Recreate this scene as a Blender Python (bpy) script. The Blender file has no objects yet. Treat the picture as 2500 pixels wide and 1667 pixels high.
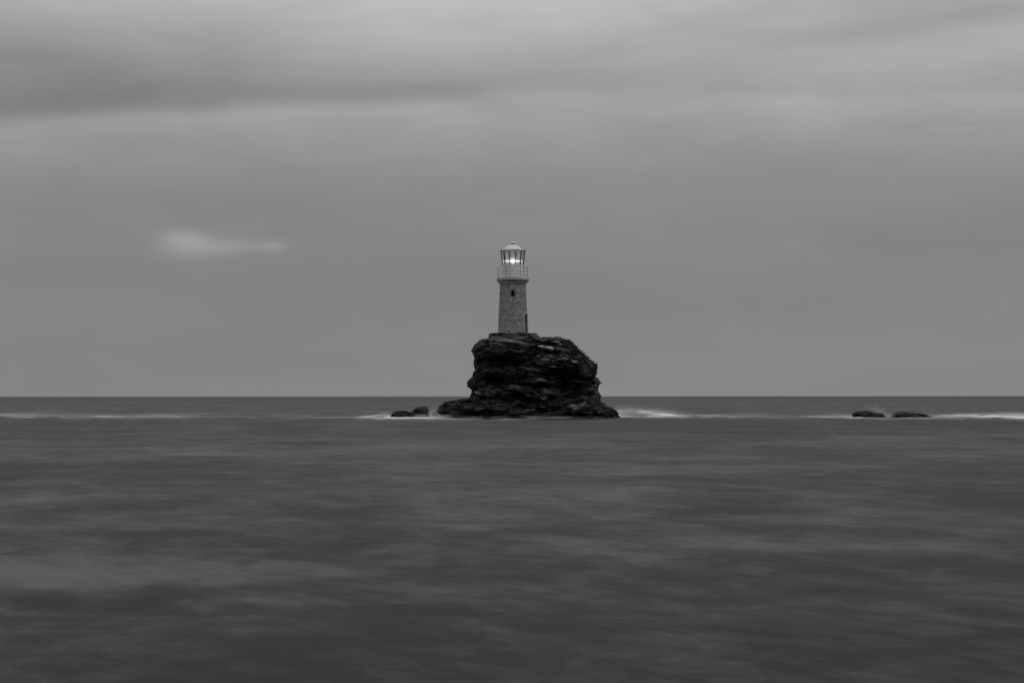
import bpy, bmesh, math, random
import numpy as np
from mathutils import Vector

S = bpy.context.scene
COL = S.collection
# ---------------------------------------------------------------- camera
F = 4444.4            # focal length in photograph pixels
D = 200.0             # distance of the lighthouse, m
H = 2.40              # camera height above the water, m
K = D / F             # metres per photograph pixel at the lighthouse
cam_d = bpy.data.cameras.new('camera')
cam_d.sensor_width = 36.0
cam_d.lens = F / 2500.0 * 36.0
cam_d.shift_y = 133.5 / 2500.0
cam_d.clip_start = 0.1
cam_d.clip_end = 40000
cam = bpy.data.objects.new('camera', cam_d)
COL.objects.link(cam)
cam.location = (0, 0, H)
cam.rotation_euler = (math.radians(90), 0.0006, 0)
S.camera = cam

# ---------------------------------------------------------------- exposure
S.view_settings.view_transform = 'Standard'
S.view_settings.look = 'None'
S.view_settings.exposure = 0.0
S.view_settings.gamma = 1.0
S.view_settings.use_curve_mapping = False

# ---------------------------------------------------------------- sun (heavy overcast)
SUN_EL, SUN_AZ = 52.0, 118.0     # azimuth clockwise from +Y (the view direction)
sd = bpy.data.lights.new('sun', 'SUN')
sd.energy = 0.5
sd.angle = math.radians(25)
sd.color = (1, 1, 1)
sun = bpy.data.objects.new('sun', sd)
COL.objects.link(sun)
_a, _e = math.radians(SUN_AZ), math.radians(SUN_EL)
_dir = Vector((math.sin(_a) * math.cos(_e), math.cos(_a) * math.cos(_e), math.sin(_e)))
sun.rotation_euler = _dir.to_track_quat('Z', 'Y').to_euler()
sun.location = (40, 100, 80)


# ---------------------------------------------------------------- node helper
class NT:
    def __init__(self, tree):
        self.t = tree
        tree.nodes.clear()

    def n(self, typ, **kw):
        nd = self.t.nodes.new(typ)
        for k, v in kw.items():
            setattr(nd, k, v)
        return nd

    def l(self, a, b):
        self.t.links.new(a, b)

    def _in(self, sock, v):
        if isinstance(v, (int, float)):
            sock.default_value = v
        elif isinstance(v, tuple):
            sock.default_value = v
        else:
            self.l(v, sock)

    def m(self, op, a, b=None, c=None, clamp=False):
        nd = self.n('ShaderNodeMath', operation=op, use_clamp=clamp)
        self._in(nd.inputs[0], a)
        if b is not None:
            self._in(nd.inputs[1], b)
        if c is not None:
            self._in(nd.inputs[2], c)
        return nd.outputs[0]

    def rng(self, v, a, b, c=0.0, d=1.0, smooth=True):
        nd = self.n('ShaderNodeMapRange', interpolation_type='SMOOTHSTEP' if smooth else 'LINEAR')
        self._in(nd.inputs[0], v)
        for i, x in enumerate((a, b, c, d)):
            self._in(nd.inputs[i + 1], x)
        return nd.outputs[0]

    def comb(self, x, y, z):
        nd = self.n('ShaderNodeCombineXYZ')
        for i, v in enumerate((x, y, z)):
            self._in(nd.inputs[i], v)
        return nd.outputs[0]

    def noise(self, vec, scale, detail=3.0, rough=0.5, dist=0.0, dim='3D'):
        nd = self.n('ShaderNodeTexNoise', noise_dimensions=dim)
        self.l(vec, nd.inputs['Vector'])
        nd.inputs['Scale'].default_value = scale
        nd.inputs['Detail'].default_value = detail
        nd.inputs['Roughness'].default_value = rough
        nd.inputs['Distortion'].default_value = dist
        return nd.outputs[0]

    def mapping(self, vec, scale=(1, 1, 1), rot=(0, 0, 0), loc=(0, 0, 0)):
        nd = self.n('ShaderNodeMapping')
        self.l(vec, nd.inputs[0])
        nd.inputs['Scale'].default_value = scale
        nd.inputs['Rotation'].default_value = rot
        nd.inputs['Location'].default_value = loc
        return nd.outputs[0]

    def gauss(self, u, v, u0, v0, su, sv):
        a = self.m('DIVIDE', self.m('SUBTRACT', u, u0), su)
        b = self.m('DIVIDE', self.m('SUBTRACT', v, v0), sv)
        s = self.m('ADD', self.m('MULTIPLY', a, a), self.m('MULTIPLY', b, b))
        return self.m('EXPONENT', self.m('MULTIPLY', s, -1.0))


# ---------------------------------------------------------------- sky (black-and-white overcast, by direction)
W = bpy.data.worlds.new('World')
S.world = W
W.use_nodes = True
w = NT(W.node_tree)
geo = w.n('ShaderNodeTexCoord')
sep = w.n('ShaderNodeSeparateXYZ')
w.l(geo.outputs['Generated'], sep.inputs[0])
dx, dy, dz = sep.outputs
hor = w.m('MAXIMUM', w.m('SQRT', w.m('ADD', w.m('MULTIPLY', dx, dx), w.m('MULTIPLY', dy, dy))), 0.02)
u = w.m('MULTIPLY', w.m('ARCTAN2', dx, dy), F / 1250.0)             # -1 .. 1 across the view
v = w.m('MULTIPLY', w.m('DIVIDE', dz, hor), F / 967.0)              # 0 horizon .. 1 about 12 degrees up
v = w.m('MINIMUM', v, 30.0)
warp = w.noise(w.comb(w.m('MULTIPLY', u, 1.3), w.m('MULTIPLY', v, 2.2), 3.7), 1.6, 3.0, 0.5)
warp2 = w.noise(w.comb(w.m('MULTIPLY', u, 2.0), w.m('MULTIPLY', v, 7.0), 9.1), 1.4, 5.0, 0.52)
wv = w.m('ADD', v, w.m('MULTIPLY', w.m('SUBTRACT', warp, 0.5), 0.07))
wv = w.m('ADD', wv, w.m('MULTIPLY', w.m('SUBTRACT', warp2, 0.5), 0.035))
# base gradient in linear light
ramp = w.n('ShaderNodeFloatCurve')
cv = ramp.mapping.curves[0]
pts = [(0.0, .242), (.10, .232), (.22, .226), (.35, .230), (.45, .238), (.56, .262), (.62, .285), (.72, .315), (.80, .345), (.88, .395), (.94, .44), (1.0, .475)]
for i, (a, b) in enumerate(pts):
    if i < 2:
        cv.points[i].location = (a, b)
        if i == 1:
            pass
    else:
        cv.points.new(a, b)
cv.points[0].location = pts[0]
ramp.mapping.update()
w.l(w.m('ADD', wv, 0.0, clamp=True), ramp.inputs[1])
val = ramp.outputs[0]
# overhead the deck stays bright, gently mottled
big = w.noise(w.mapping(geo.outputs['Generated'], (1, 1, 2.2)), 2.2, 4.0, 0.5)
over = w.rng(v, 1.1, 3.0)
val = w.m('ADD', val, w.m('MULTIPLY', over, w.rng(big, 0.3, 0.7, -0.02, 0.20)))
# long dark cloud edge, sharp below and soft above, tilted up to the right
edge = w.m('ADD', w.m('MULTIPLY', u, 0.030), 0.753)
edge = w.m('ADD', edge, w.m('MULTIPLY', w.m('MULTIPLY', u, u), -0.055))
s = w.m('SUBTRACT', wv, edge)
fall = w.m('EXPONENT', w.m('MULTIPLY', w.m('MAXIMUM', s, 0.0), -8.0))
dark = w.m('MULTIPLY', w.rng(s, -0.025, 0.05), fall)
dark = w.m('MULTIPLY', dark, w.rng(u, -0.3, 0.6, 1.0, 0.0))
val = w.m('SUBTRACT', val, w.m('MULTIPLY', dark, 0.105))
# pale underside strip below that edge
pale = w.m('MULTIPLY', w.rng(s, 0.025, -0.02), w.m('EXPONENT', w.m('MULTIPLY', w.m('MAXIMUM', w.m('MULTIPLY', s, -1.0), 0.0), -16.0)))
pale = w.m('MULTIPLY', pale, w.rng(warp2, 0.35, 0.62, 0.25, 1.1))
val = w.m('ADD', val, w.m('MULTIPLY', pale, 0.055))
# second dark streak high on the right
edge2 = w.m('ADD', w.m('MULTIPLY', w.m('SUBTRACT', u, 0.425), 0.071), 0.868)
s2 = w.m('SUBTRACT', wv, edge2)
d2 = w.m('MULTIPLY', w.rng(s2, -0.025, 0.03), w.m('EXPONENT', w.m('MULTIPLY', w.m('MAXIMUM', s2, 0.0), -13.0)))
d2 = w.m('MULTIPLY', d2, w.m('MULTIPLY', w.rng(u, 0.1, 0.75), w.rng(u, 1.3, 1.9, 1.0, 0.0)))
val = w.m('SUBTRACT', val, w.m('MULTIPLY', d2, 0.060))
p2 = w.gauss(u, wv, 0.85, 0.85, 0.45, 0.05)
val = w.m('ADD', val, w.m('MULTIPLY', p2, 0.04))
# dark left shoulder of the main bank and right-hand grey
val = w.m('SUBTRACT', val, w.m('MULTIPLY', w.gauss(u, wv, -0.95, 0.87, 0.40, 0.13), 0.08))
val = w.m('ADD', val, w.m('MULTIPLY', w.gauss(u, wv, -0.25, 1.02, 0.75, 0.13), 0.06))
val = w.m('SUBTRACT', val, w.m('MULTIPLY', w.gauss(u, wv, 0.75, 1.02, 0.45, 0.14), 0.055))
val = w.m('ADD', val, w.m('MULTIPLY', w.gauss(u, wv, 0.80, 0.72, 0.75, 0.10), 0.030))
# small pale clouds low on the left
for (a, b, su_, sv_, k_) in ((-0.64, 0.392, 0.044, 0.022, .070), (-0.545, 0.374, 0.07, 0.018, .030), (-0.610, 0.376, 0.058, 0.028, .060), (0.59, .925, .13, .028, .04), (-0.52, 0.374, 0.09, 0.018, .028), (-0.462, 0.368, 0.022, 0.012, .045),
                             (-0.74, 0.448, 0.075, 0.016, .016), (-0.08, 0.44, 0.05, 0.02, .010), (0.86, 0.652, 0.07, 0.006, .025), (0.55, .375, .05, .02, .008)):
    val = w.m('ADD', val, w.m('MULTIPLY', w.gauss(w.m('ADD', u, w.m('MULTIPLY', w.m('SUBTRACT', warp2, .5), .05)), wv, a, b + 0.0, su_, sv_), k_))
# soft overall mottling
mot = w.noise(w.comb(w.m('MULTIPLY', u, 1.0), w.m('MULTIPLY', v, 4.0), 21.0), 1.3, 4.0, 0.5)
val = w.m('MULTIPLY', val, w.rng(mot, 0.25, 0.75, 0.95, 1.05))
mot2 = w.noise(w.comb(w.m('MULTIPLY', u, 1.6), w.m('MULTIPLY', v, 9.0), 5.0), 1.5, 5.0, 0.5)
val = w.m('MULTIPLY', val, w.rng(mot2, 0.25, 0.75, w.rng(v, .5, .8, .99, .968), w.rng(v, .5, .8, 1.01, 1.03)))
cl = w.noise(w.comb(w.m('MULTIPLY', u, 2.6), w.m('MULTIPLY', w.m('SUBTRACT', v, w.m('MULTIPLY', u, .05)), 6.5), 31.0), 1.0, 6.0, 0.55, 0.8)
val = w.m('ADD', val, w.m('MULTIPLY', w.m('MULTIPLY', w.rng(v, .5, .75), w.rng(cl, 0.3, 0.7, -1.0, 1.0)), 0.019))
cl2 = w.noise(w.comb(w.m('MULTIPLY', u, 3.5), w.m('MULTIPLY', v, 5.0), 47.0), 1.2, 5.0, 0.5, 0.5)
val = w.m('ADD', val, w.m('MULTIPLY', w.rng(cl2, 0.5, 0.75, 0.0, 1.0), 0.009))
val = w.m('MAXIMUM', val, 0.05)
sky = w.n('ShaderNodeTexSky', sky_type='NISHITA')
sky.sun_disc = False
sky.sun_elevation = math.radians(SUN_EL)
sky.sun_rotation = math.radians(SUN_AZ)
bw = w.n('ShaderNodeRGBToBW')
w.l(sky.outputs[0], bw.inputs[0])
skyv = w.m('MINIMUM', bw.outputs[0], 4.0)
tot = w.m('ADD', w.m('MULTIPLY', val, 9.6), w.m('MULTIPLY', skyv, 0.03))   # cloud deck almost hides the clear sky
bg = w.n('ShaderNodeBackground')
cc = w.comb(tot, tot, tot)
w.l(cc, bg.inputs[0])
bg.inputs[1].default_value = 0.1
wo = w.n('ShaderNodeOutputWorld')
w.l(bg.outputs[0], wo.inputs[0])


# ================================================================= helpers
def P(px, py, Y=D):
    """photograph pixel at distance Y -> world point"""
    return ((px - 1250.0) * Y / F, Y, H + (967.0 - py) * Y / F)


def ZP(py):
    return H + (967.0 - py) * K


def XP(px):
    return (px - 1250.0) * K


def grey(v_):
    return (v_, v_, v_, 1.0)


def mesh_obj(name, verts, faces, mat, parent=None, smooth=False, loc=None):
    me = bpy.data.meshes.new(name)
    me.from_pydata([tuple(map(float, p)) for p in verts], [], [tuple(map(int, f)) for f in faces])
    me.update()
    if smooth:
        me.polygons.foreach_set('use_smooth', [True] * len(me.polygons))
    me.materials.append(mat)
    o = bpy.data.objects.new(name, me)
    COL.objects.link(o)
    if parent:
        o.parent = parent
    if loc:
        o.location = loc
    return o


def recalc(o):
    bm = bmesh.new()
    bm.from_mesh(o.data)
    bmesh.ops.recalc_face_normals(bm, faces=bm.faces)
    bm.to_mesh(o.data)
    bm.free()


def empty(name, loc=(0, 0, 0)):
    o = bpy.data.objects.new(name, None)
    o.empty_display_size = 0.3
    COL.objects.link(o)
    o.location = loc
    return o


def tag(o, label=None, cat=None, group=None, kind=None):
    if label: o['label'] = label
    if cat: o['category'] = cat
    if group: o['group'] = group
    if kind: o['kind'] = kind
    return o


def set_attr(o, name, arr):
    at = o.data.attributes.new(name, 'FLOAT', 'POINT')
    at.data.foreach_set('value', np.asarray(arr, dtype=np.float32))


class MB:
    """collects simple solids into one mesh"""
    def __init__(self):
        self.v, self.f = [], []

    def add(self, vs, fs):
        b = len(self.v)
        self.v += [tuple(p) for p in vs]
        self.f += [tuple(i + b for i in f) for f in fs]

    def box(self, c, s, rz=0.0, jit=0.0, rnd=None):
        vs = []
        for z in (-1, 1):
            for y in (-1, 1):
                for x in (-1, 1):
                    px, py, pz = x * s[0] / 2, y * s[1] / 2, z * s[2] / 2
                    if jit:
                        px += rnd.uniform(-jit, jit); py += rnd.uniform(-jit, jit); pz += rnd.uniform(-jit, jit) * .5
                    vs.append((c[0] + px * math.cos(rz) - py * math.sin(rz), c[1] + px * math.sin(rz) + py * math.cos(rz), c[2] + pz))
        self.add(vs, [(0, 2, 3, 1), (4, 5, 7, 6), (0, 1, 5, 4), (2, 6, 7, 3), (0, 4, 6, 2), (1, 3, 7, 5)])

    def tube(self, a, b, r, n=8, r2=None):
        a, b = Vector(a), Vector(b)
        d = (b - a).normalized()
        up = Vector((0, 0, 1)) if abs(d.z) < 0.9 else Vector((1, 0, 0))
        s_ = d.cross(up).normalized(); t_ = d.cross(s_)
        vs = []
        for q, rr in ((a, r), (b, r2 if r2 is not None else r)):
            for i in range(n):
                an = 2 * math.pi * i / n
                vs.append(q + s_ * rr * math.cos(an) + t_ * rr * math.sin(an))
        fs = [(i, (i + 1) % n, n + (i + 1) % n, n + i) for i in range(n)]
        fs += [tuple(range(n))[::-1], tuple(range(n, 2 * n))]
        self.add(vs, fs)

    def lathe(self, prof, n=96, closed=True):
        """prof: list of (r, z); revolved; closed joins last to first"""
        vs, fs = [], []
        for (r, z) in prof:
            for i in range(n):
                an = 2 * math.pi * i / n
                vs.append((r * math.cos(an), r * math.sin(an), z))
        m_ = len(prof)
        for j in range(m_ if closed else m_ - 1):
            k = (j + 1) % m_
            for i in range(n):
                fs.append((j * n + i, j * n + (i + 1) % n, k * n + (i + 1) % n, k * n + i))
        self.add(vs, fs)

    def build(self, name, mat, parent=None, smooth=False, loc=None, fix=True):
        o = mesh_obj(name, self.v, self.f, mat, parent, smooth, loc)
        if fix:
            recalc(o)
        return o


# vectorised value noise --------------------------------------------------
def _hash(ix, iy, iz, seed):
    h = (ix.astype(np.int64) * 374761393 + iy.astype(np.int64) * 668265263 + iz.astype(np.int64) * 2147483647 + seed * 974634777) & 0xffffffff
    h = ((h ^ (h >> 13)) * 1274126177) & 0xffffffff
    h = ((h ^ (h >> 16)) * 2246822519) & 0xffffffff
    h = h ^ (h >> 15)
    return (h & 0xffffff) / float(0xffffff)


def vnoise(x, y, z, seed=0):
    x, y, z = np.broadcast_arrays(np.asarray(x, float), np.asarray(y, float), np.asarray(z, float))
    fx, fy, fz = np.floor(x), np.floor(y), np.floor(z)
    tx, ty, tz = x - fx, y - fy, z - fz
    tx = tx * tx * (3 - 2 * tx); ty = ty * ty * (3 - 2 * ty); tz = tz * tz * (3 - 2 * tz)
    r = 0
    for a in (0, 1):
        for b in (0, 1):
            for c in (0, 1):
                wgt = (tx if a else 1 - tx) * (ty if b else 1 - ty) * (tz if c else 1 - tz)
                r = r + wgt * _hash(fx + a, fy + b, fz + c, seed)
    return r * 2 - 1


def fbm(x, y, z, seed=0, oct_=4, gain=0.5):
    r, a, f = 0, 1.0, 1.0
    for i in range(oct_):
        r = r + a * vnoise(x * f, y * f, z * f, seed + i * 17)
        a *= gain; f *= 2.03
    return r


def rand1(i, seed=0):
    return _hash(np.asarray(i, float), np.zeros_like(np.asarray(i, float)), np.zeros_like(np.asarray(i, float)), seed)


def sstep(a, b, x):
    t = np.clip((x - a) / (b - a), 0, 1)
    return t * t * (3 - 2 * t)


# ================================================================= materials
def mat_new(name):
    m = bpy.data.materials.new(name)
    m.use_nodes = True
    return m, NT(m.node_tree)


def principled(nt, base, rough, spec=0.5, normal=None, **kw):
    b = nt.n('ShaderNodeBsdfPrincipled')
    if isinstance(base, float):
        b.inputs['Base Color'].default_value = grey(base)
    else:
        nt.l(nt.comb(base, base, base), b.inputs['Base Color'])
    nt._in(b.inputs['Roughness'], rough)
    nt._in(b.inputs['Specular IOR Level'], spec)
    if normal is not None:
        nt.l(normal, b.inputs['Normal'])
    for k, v_ in kw.items():
        nt._in(b.inputs[k.replace('_', ' ')], v_)
    o = nt.n('ShaderNodeOutputMaterial')
    nt.l(b.outputs[0], o.inputs[0])
    return b


def bump(nt, h, strength=0.5, dist=0.05):
    b = nt.n('ShaderNodeBump')
    b.inputs['Strength'].default_value = strength
    b.inputs['Distance'].default_value = dist
    nt.l(h, b.inputs['Height'])
    return b.outputs[0]


def painted(name, base, var=0.12, rough=0.6, sc=1.2, spec=0.3, streak=True):
    m, nt = mat_new(name)
    tc = nt.n('ShaderNodeTexCoord').outputs['Object']
    a = nt.noise(nt.mapping(tc, (1, 1, 0.25 if streak else 1)), sc * 3, 5.0, 0.6)
    b = nt.noise(tc, sc * 14, 3.0, 0.6)
    k = nt.rng(nt.m('ADD', nt.m('MULTIPLY', a, 0.7), nt.m('MULTIPLY', b, 0.3)), 0.3, 0.7, base * (1 - var), base * (1 + var * 0.6))
    principled(nt, k, rough, spec, bump(nt, b, 0.25, 0.01))
    return m


M = {}
M['white'] = painted('white_paint', 0.70, 0.10, 0.55)
M['roof'] = painted('pale_roof_paint', 0.72, 0.10, 0.45)
M['dark_metal'] = painted('dark_metal', 0.035, 0.3, 0.5)
M['rail'] = painted('rail_metal', 0.10, 0.3, 0.5)
M['deck'] = painted('gallery_concrete', 0.40, 0.25, 0.8, 2.0)
M['ledge'] = painted('gallery_stone', 0.32, 0.3, 0.85, 3.0)
M['corbel'] = painted('corbel_stone', 0.085, 0.4, 0.85, 4.0, streak=False)
M['black'] = painted('dark_opening', 0.006, 0.2, 0.9)
M['door'] = painted('door_wood_neck_shade', 0.030, 0.4, 0.8, 4.0)
M['surround'] = painted('door_stone', 0.42, 0.25, 0.85, 3.0)
M['concrete'] = painted('step_concrete', 0.16, 0.25, 0.9, 3.0)

# tower masonry: per-stone tone is a vertex attribute
m, nt = mat_new('tower_masonry')
at = nt.n('ShaderNodeAttribute', attribute_name='stone')
tc = nt.n('ShaderNodeTexCoord').outputs['Object']
g1 = nt.noise(tc, 22.0, 4.0, 0.6)
g2 = nt.noise(nt.mapping(tc, (1, 1, .35)), 0.9, 4.0, 0.6)
k = nt.m('MULTIPLY', at.outputs['Fac'], nt.rng(g1, 0.2, 0.8, 0.75, 1.25))
k = nt.m('MULTIPLY', k, nt.rng(g2, 0.3, 0.7, 0.95, 1.04))
principled(nt, k, 0.9, 0.2, bump(nt, g1, 0.5, 0.02))
M['masonry'] = m

# glass of the lantern
m, nt = mat_new('lantern_glass')
b = nt.n('ShaderNodeBsdfGlossy'); b.inputs['Roughness'].default_value = 0.05
b.inputs['Color'].default_value = grey(0.9)
t = nt.n('ShaderNodeBsdfTransparent'); t.inputs[0].default_value = grey(0.93)
mx = nt.n('ShaderNodeMixShader')
fr = nt.n('ShaderNodeFresnel'); fr.inputs[0].default_value = 1.3
nt.l(nt.m('ADD', fr.outputs[0], 0.04, clamp=True), mx.inputs[0])
# pane: part clear, part milky
d_ = nt.n('ShaderNodeBsdfDiffuse'); d_.inputs[0].default_value = grey(0.24)
tr = nt.n('ShaderNodeBsdfTranslucent'); tr.inputs[0].default_value = grey(0.40)
ad = nt.n('ShaderNodeAddShader'); nt.l(d_.outputs[0], ad.inputs[0]); nt.l(tr.outputs[0], ad.inputs[1])
mk = nt.n('ShaderNodeMixShader')
tcg = nt.n('ShaderNodeTexCoord').outputs['Object']
nt.l(nt.rng(nt.noise(nt.mapping(tcg, (1, 1, .08)), 6.0, 3.0, .5), .3, .7, .34, .60), mk.inputs[0])
nt.l(t.outputs[0], mk.inputs[1]); nt.l(ad.outputs[0], mk.inputs[2])
nt.l(mk.outputs[0], mx.inputs[1]); nt.l(b.outputs[0], mx.inputs[2])
o = nt.n('ShaderNodeOutputMaterial'); nt.l(mx.outputs[0], o.inputs[0])
M['glass'] = m


def emissive(name, e):
    m, nt = mat_new(name)
    em = nt.n('ShaderNodeEmission')
    em.inputs[0].default_value = grey(1.0); em.inputs[1].default_value = e
    o = nt.n('ShaderNodeOutputMaterial'); nt.l(em.outputs[0], o.inputs[0])
    return m


M['lamp'] = emissive('lit_lamp', 9.0)
M['streak_glow'] = emissive('lamp_streak_glow', 1.0)

# rock
def rock_material(name, lo, hi, streak=1.0, spec=0.25):
    m, nt = mat_new(name)
    tc = nt.n('ShaderNodeTexCoord').outputs['Object']
    at = nt.n('ShaderNodeAttribute', attribute_name='tone')
    n1 = nt.noise(nt.mapping(tc, (0.35, 0.35, 3.2), (0, 0.13, 0)), 1.3, 6.0, 0.62, 0.6)
    n2 = nt.noise(tc, 0.8, 5.0, 0.6)
    n3 = nt.noise(nt.mapping(tc, (1, 1, 2.5)), 9.0, 5.0, 0.65)
    k = nt.m('ADD', nt.m('MULTIPLY', n1, 0.5), nt.m('ADD', nt.m('MULTIPLY', n2, 0.25), nt.m('MULTIPLY', n3, 0.25)))
    k = nt.rng(k, 0.40, 0.60, lo, hi)
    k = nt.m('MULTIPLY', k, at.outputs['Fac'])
    h_ = nt.m('ADD', nt.m('MULTIPLY', n1, 0.6), nt.m('MULTIPLY', n3, 0.5))
    principled(nt, k, nt.rng(n3, 0.3, 0.7, 0.55, 0.85), spec, bump(nt, h_, 0.9, 0.10))
    return m


M['rock'] = rock_material('dark_layered_rock', 0.009, 0.055, spec=0.12)
M['wet_rock'] = rock_material('wet_black_rock', 0.006, 0.045, spec=0.15)
M['step'] = rock_material('stair_stone', 0.03, 0.12, spec=0.12)

# ================================================================= water
# one sheet from behind the camera to the horizon; rows are dense where the eye is grazing
rr = []
py = 1.0
inv = []
for a, b, stp in ((0.9, 8, 0.45), (8, 40, 1.1), (40, 62, 0.4), (62, 200, 1.6), (200, 760, 5.0), (760, 3600, 120)):
    inv += list(np.arange(a, b, stp))
inv = np.array(inv)
R_ = np.sort(H * F / inv)                 # radii, ~3 m .. ~12 km
R_ = np.concatenate([[0.01, 1.0, 2.0], R_, [14000, 20000]])
A_ = np.concatenate([np.linspace(-180, -26, 60, endpoint=False), np.linspace(-26, 26, 640), np.linspace(26, 180, 60, endpoint=True)[1:-1]])
A_ = np.radians(A_)
RR, AA = np.meshgrid(R_, A_, indexing='ij')
WX, WY = RR * np.sin(AA), RR * np.cos(AA)


def swell(x, y):
    """averaged long-exposure swell"""
    h = 0.10 * fbm(x * 0.020 + 3, y * 0.055, 0.3, 5, 3)
    h = h + 0.045 * fbm(x * 0.10, y * 0.22, 1.3, 9, 3)
    r = np.sqrt(x * x + y * y)
    h = h * sstep(4, 40, r)
    far = sstep(280, 900, r)
    h = h * (1 - 0.5 * far) + far * 0.6 * fbm(x * 0.006, y * 0.02, 5.5, 31, 3)
    # one broad swell just this side of the reef
    w_ = 186 + 3.0 * vnoise(x * 0.02, 0.0, 0.0, 3)
    h = h + 0.045 * np.exp(-((y - w_) / 9.0) ** 2) * (0.75 + 0.25 * vnoise(x * 0.05, 2.0, 0.0, 4))
    return h


WZ = swell(WX, WY)
# foam: strands of white water around the reef line, seen as long bright streaks
PXW = 1250 + WX / np.maximum(WY, 1) * F
PYW = 967 + H * F / np.maximum(WY, 1)


def strand(x0, x1, yc0, yc1, wn, wf, amp, seed, fade0=60, fade1=120):
    """foam strand between photograph columns x0..x1 lying near row yc; wn near-edge width, wf far-edge width (rows)"""
    t = np.clip((PXW - x0) / (x1 - x0), 0, 1)
    yc = yc0 + (yc1 - yc0) * t + 1.6 * vnoise(PXW * 0.011, seed * 3.1, 0, seed) + 0.8 * vnoise(PXW * 0.04, seed * 1.7, 0, seed + 3)
    s_ = PYW - yc
    prof = np.where(s_ > 0, np.exp(-(s_ / wn) ** 2), np.exp(-(np.abs(s_) / wf) ** 1.3))
    ends = sstep(x0 - fade0 * .2, x0 + fade0, PXW) * (1 - sstep(x1 - fade1, x1 + fade1 * .2, PXW))
    tex = np.clip(0.80 + 0.75 * fbm(PXW * 0.016, PYW * 0.35, 0, seed + 50, 5, 0.6), 0.05, 1.8)
    return amp * prof * ends * tex


foam = np.zeros_like(WX)
front = (WY > 20)
for args in (
        (-200, 560, 1017, 1018.5, 1.8, 5.0, 0.27, 1, 80, 200),
        (120, 520, 1015.5, 1017.0, 1.2, 3.0, 0.17, 2, 100, 160),
        (500, 980, 1019, 1019.5, 1.3, 3.0, 0.16, 3, 100, 40),
        (840, 975, 1020.0, 1019.0, 1.6, 6.0, 0.60, 4, 100, 10),
        (930, 1240, 1020.5, 1021.5, 2.0, 4.0, 0.55, 5, 30, 90),
        (1035, 1090, 1015, 1017, 4.0, 8.0, 0.6, 15, 15, 20),
        (1488, 1680, 1013.0, 1018.0, 3.4, 7.0, 1.7, 6, 14, 110),
        (1500, 1860, 1018.0, 1018.5, 1.8, 3.5, 0.60, 7, 40, 160),
        (1780, 1960, 1019.0, 1019.0, 1.5, 3.5, 0.14, 8, 60, 60),
        (1930, 2110, 1018.5, 1023.0, 1.6, 5.0, 0.52, 9, 90, 20),
        (2060, 2300, 1024.0, 1026.0, 1.5, 3.0, 0.32, 10, 30, 60),
        (2250, 2800, 1021.0, 1023.5, 2.8, 5.0, 1.15, 11, 90, 200),
        (2400, 2800, 1020.0, 1019.0, 3.0, 6.0, 0.45, 12, 60, 100),
        (2000, 2300, 1016.0, 1016.0, 4.0, 6.0, 0.18, 13, 60, 100),
        (-300, 300, 1012, 1013.5, 1.5, 6.0, 0.12, 21, 80, 160),
        (330, 900, 1010, 1013, 1.5, 5.0, 0.09, 22, 100, 160),
        (860, 1060, 1022, 1023.5, 1.2, 3.0, 0.40, 23, 40, 60),
        (1060, 1330, 1022.5, 1024.5, 1.5, 3.0, 0.30, 24, 40, 100),
        (1500, 1620, 1005, 1012.0, 4.0, 6.0, 0.65, 25, 14, 60),
        (1640, 1980, 1013.0, 1015.0, 1.5, 4.0, 0.14, 26, 60, 100),
        (2270, 2700, 1015.0, 1014.0, 2.0, 4.0, 0.30, 27, 90, 100),
        (380, 560, 1111, 1112, 1.0, 6.0, 0.07, 14, 60, 60),
):
    foam += strand(*args)
foam *= front
foam = np.clip(foam, 0, 1.15)


# pale drifts of aerated water, dark lanes, and swell shade painted into the colour
def tone_patch(px, py, rx, ry, a, sl=0.0):
    yy = py + sl * (PXW - px)
    return a * np.exp(-((PXW - px) / rx) ** 2 - ((PYW - yy) / ry) ** 2)


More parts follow.
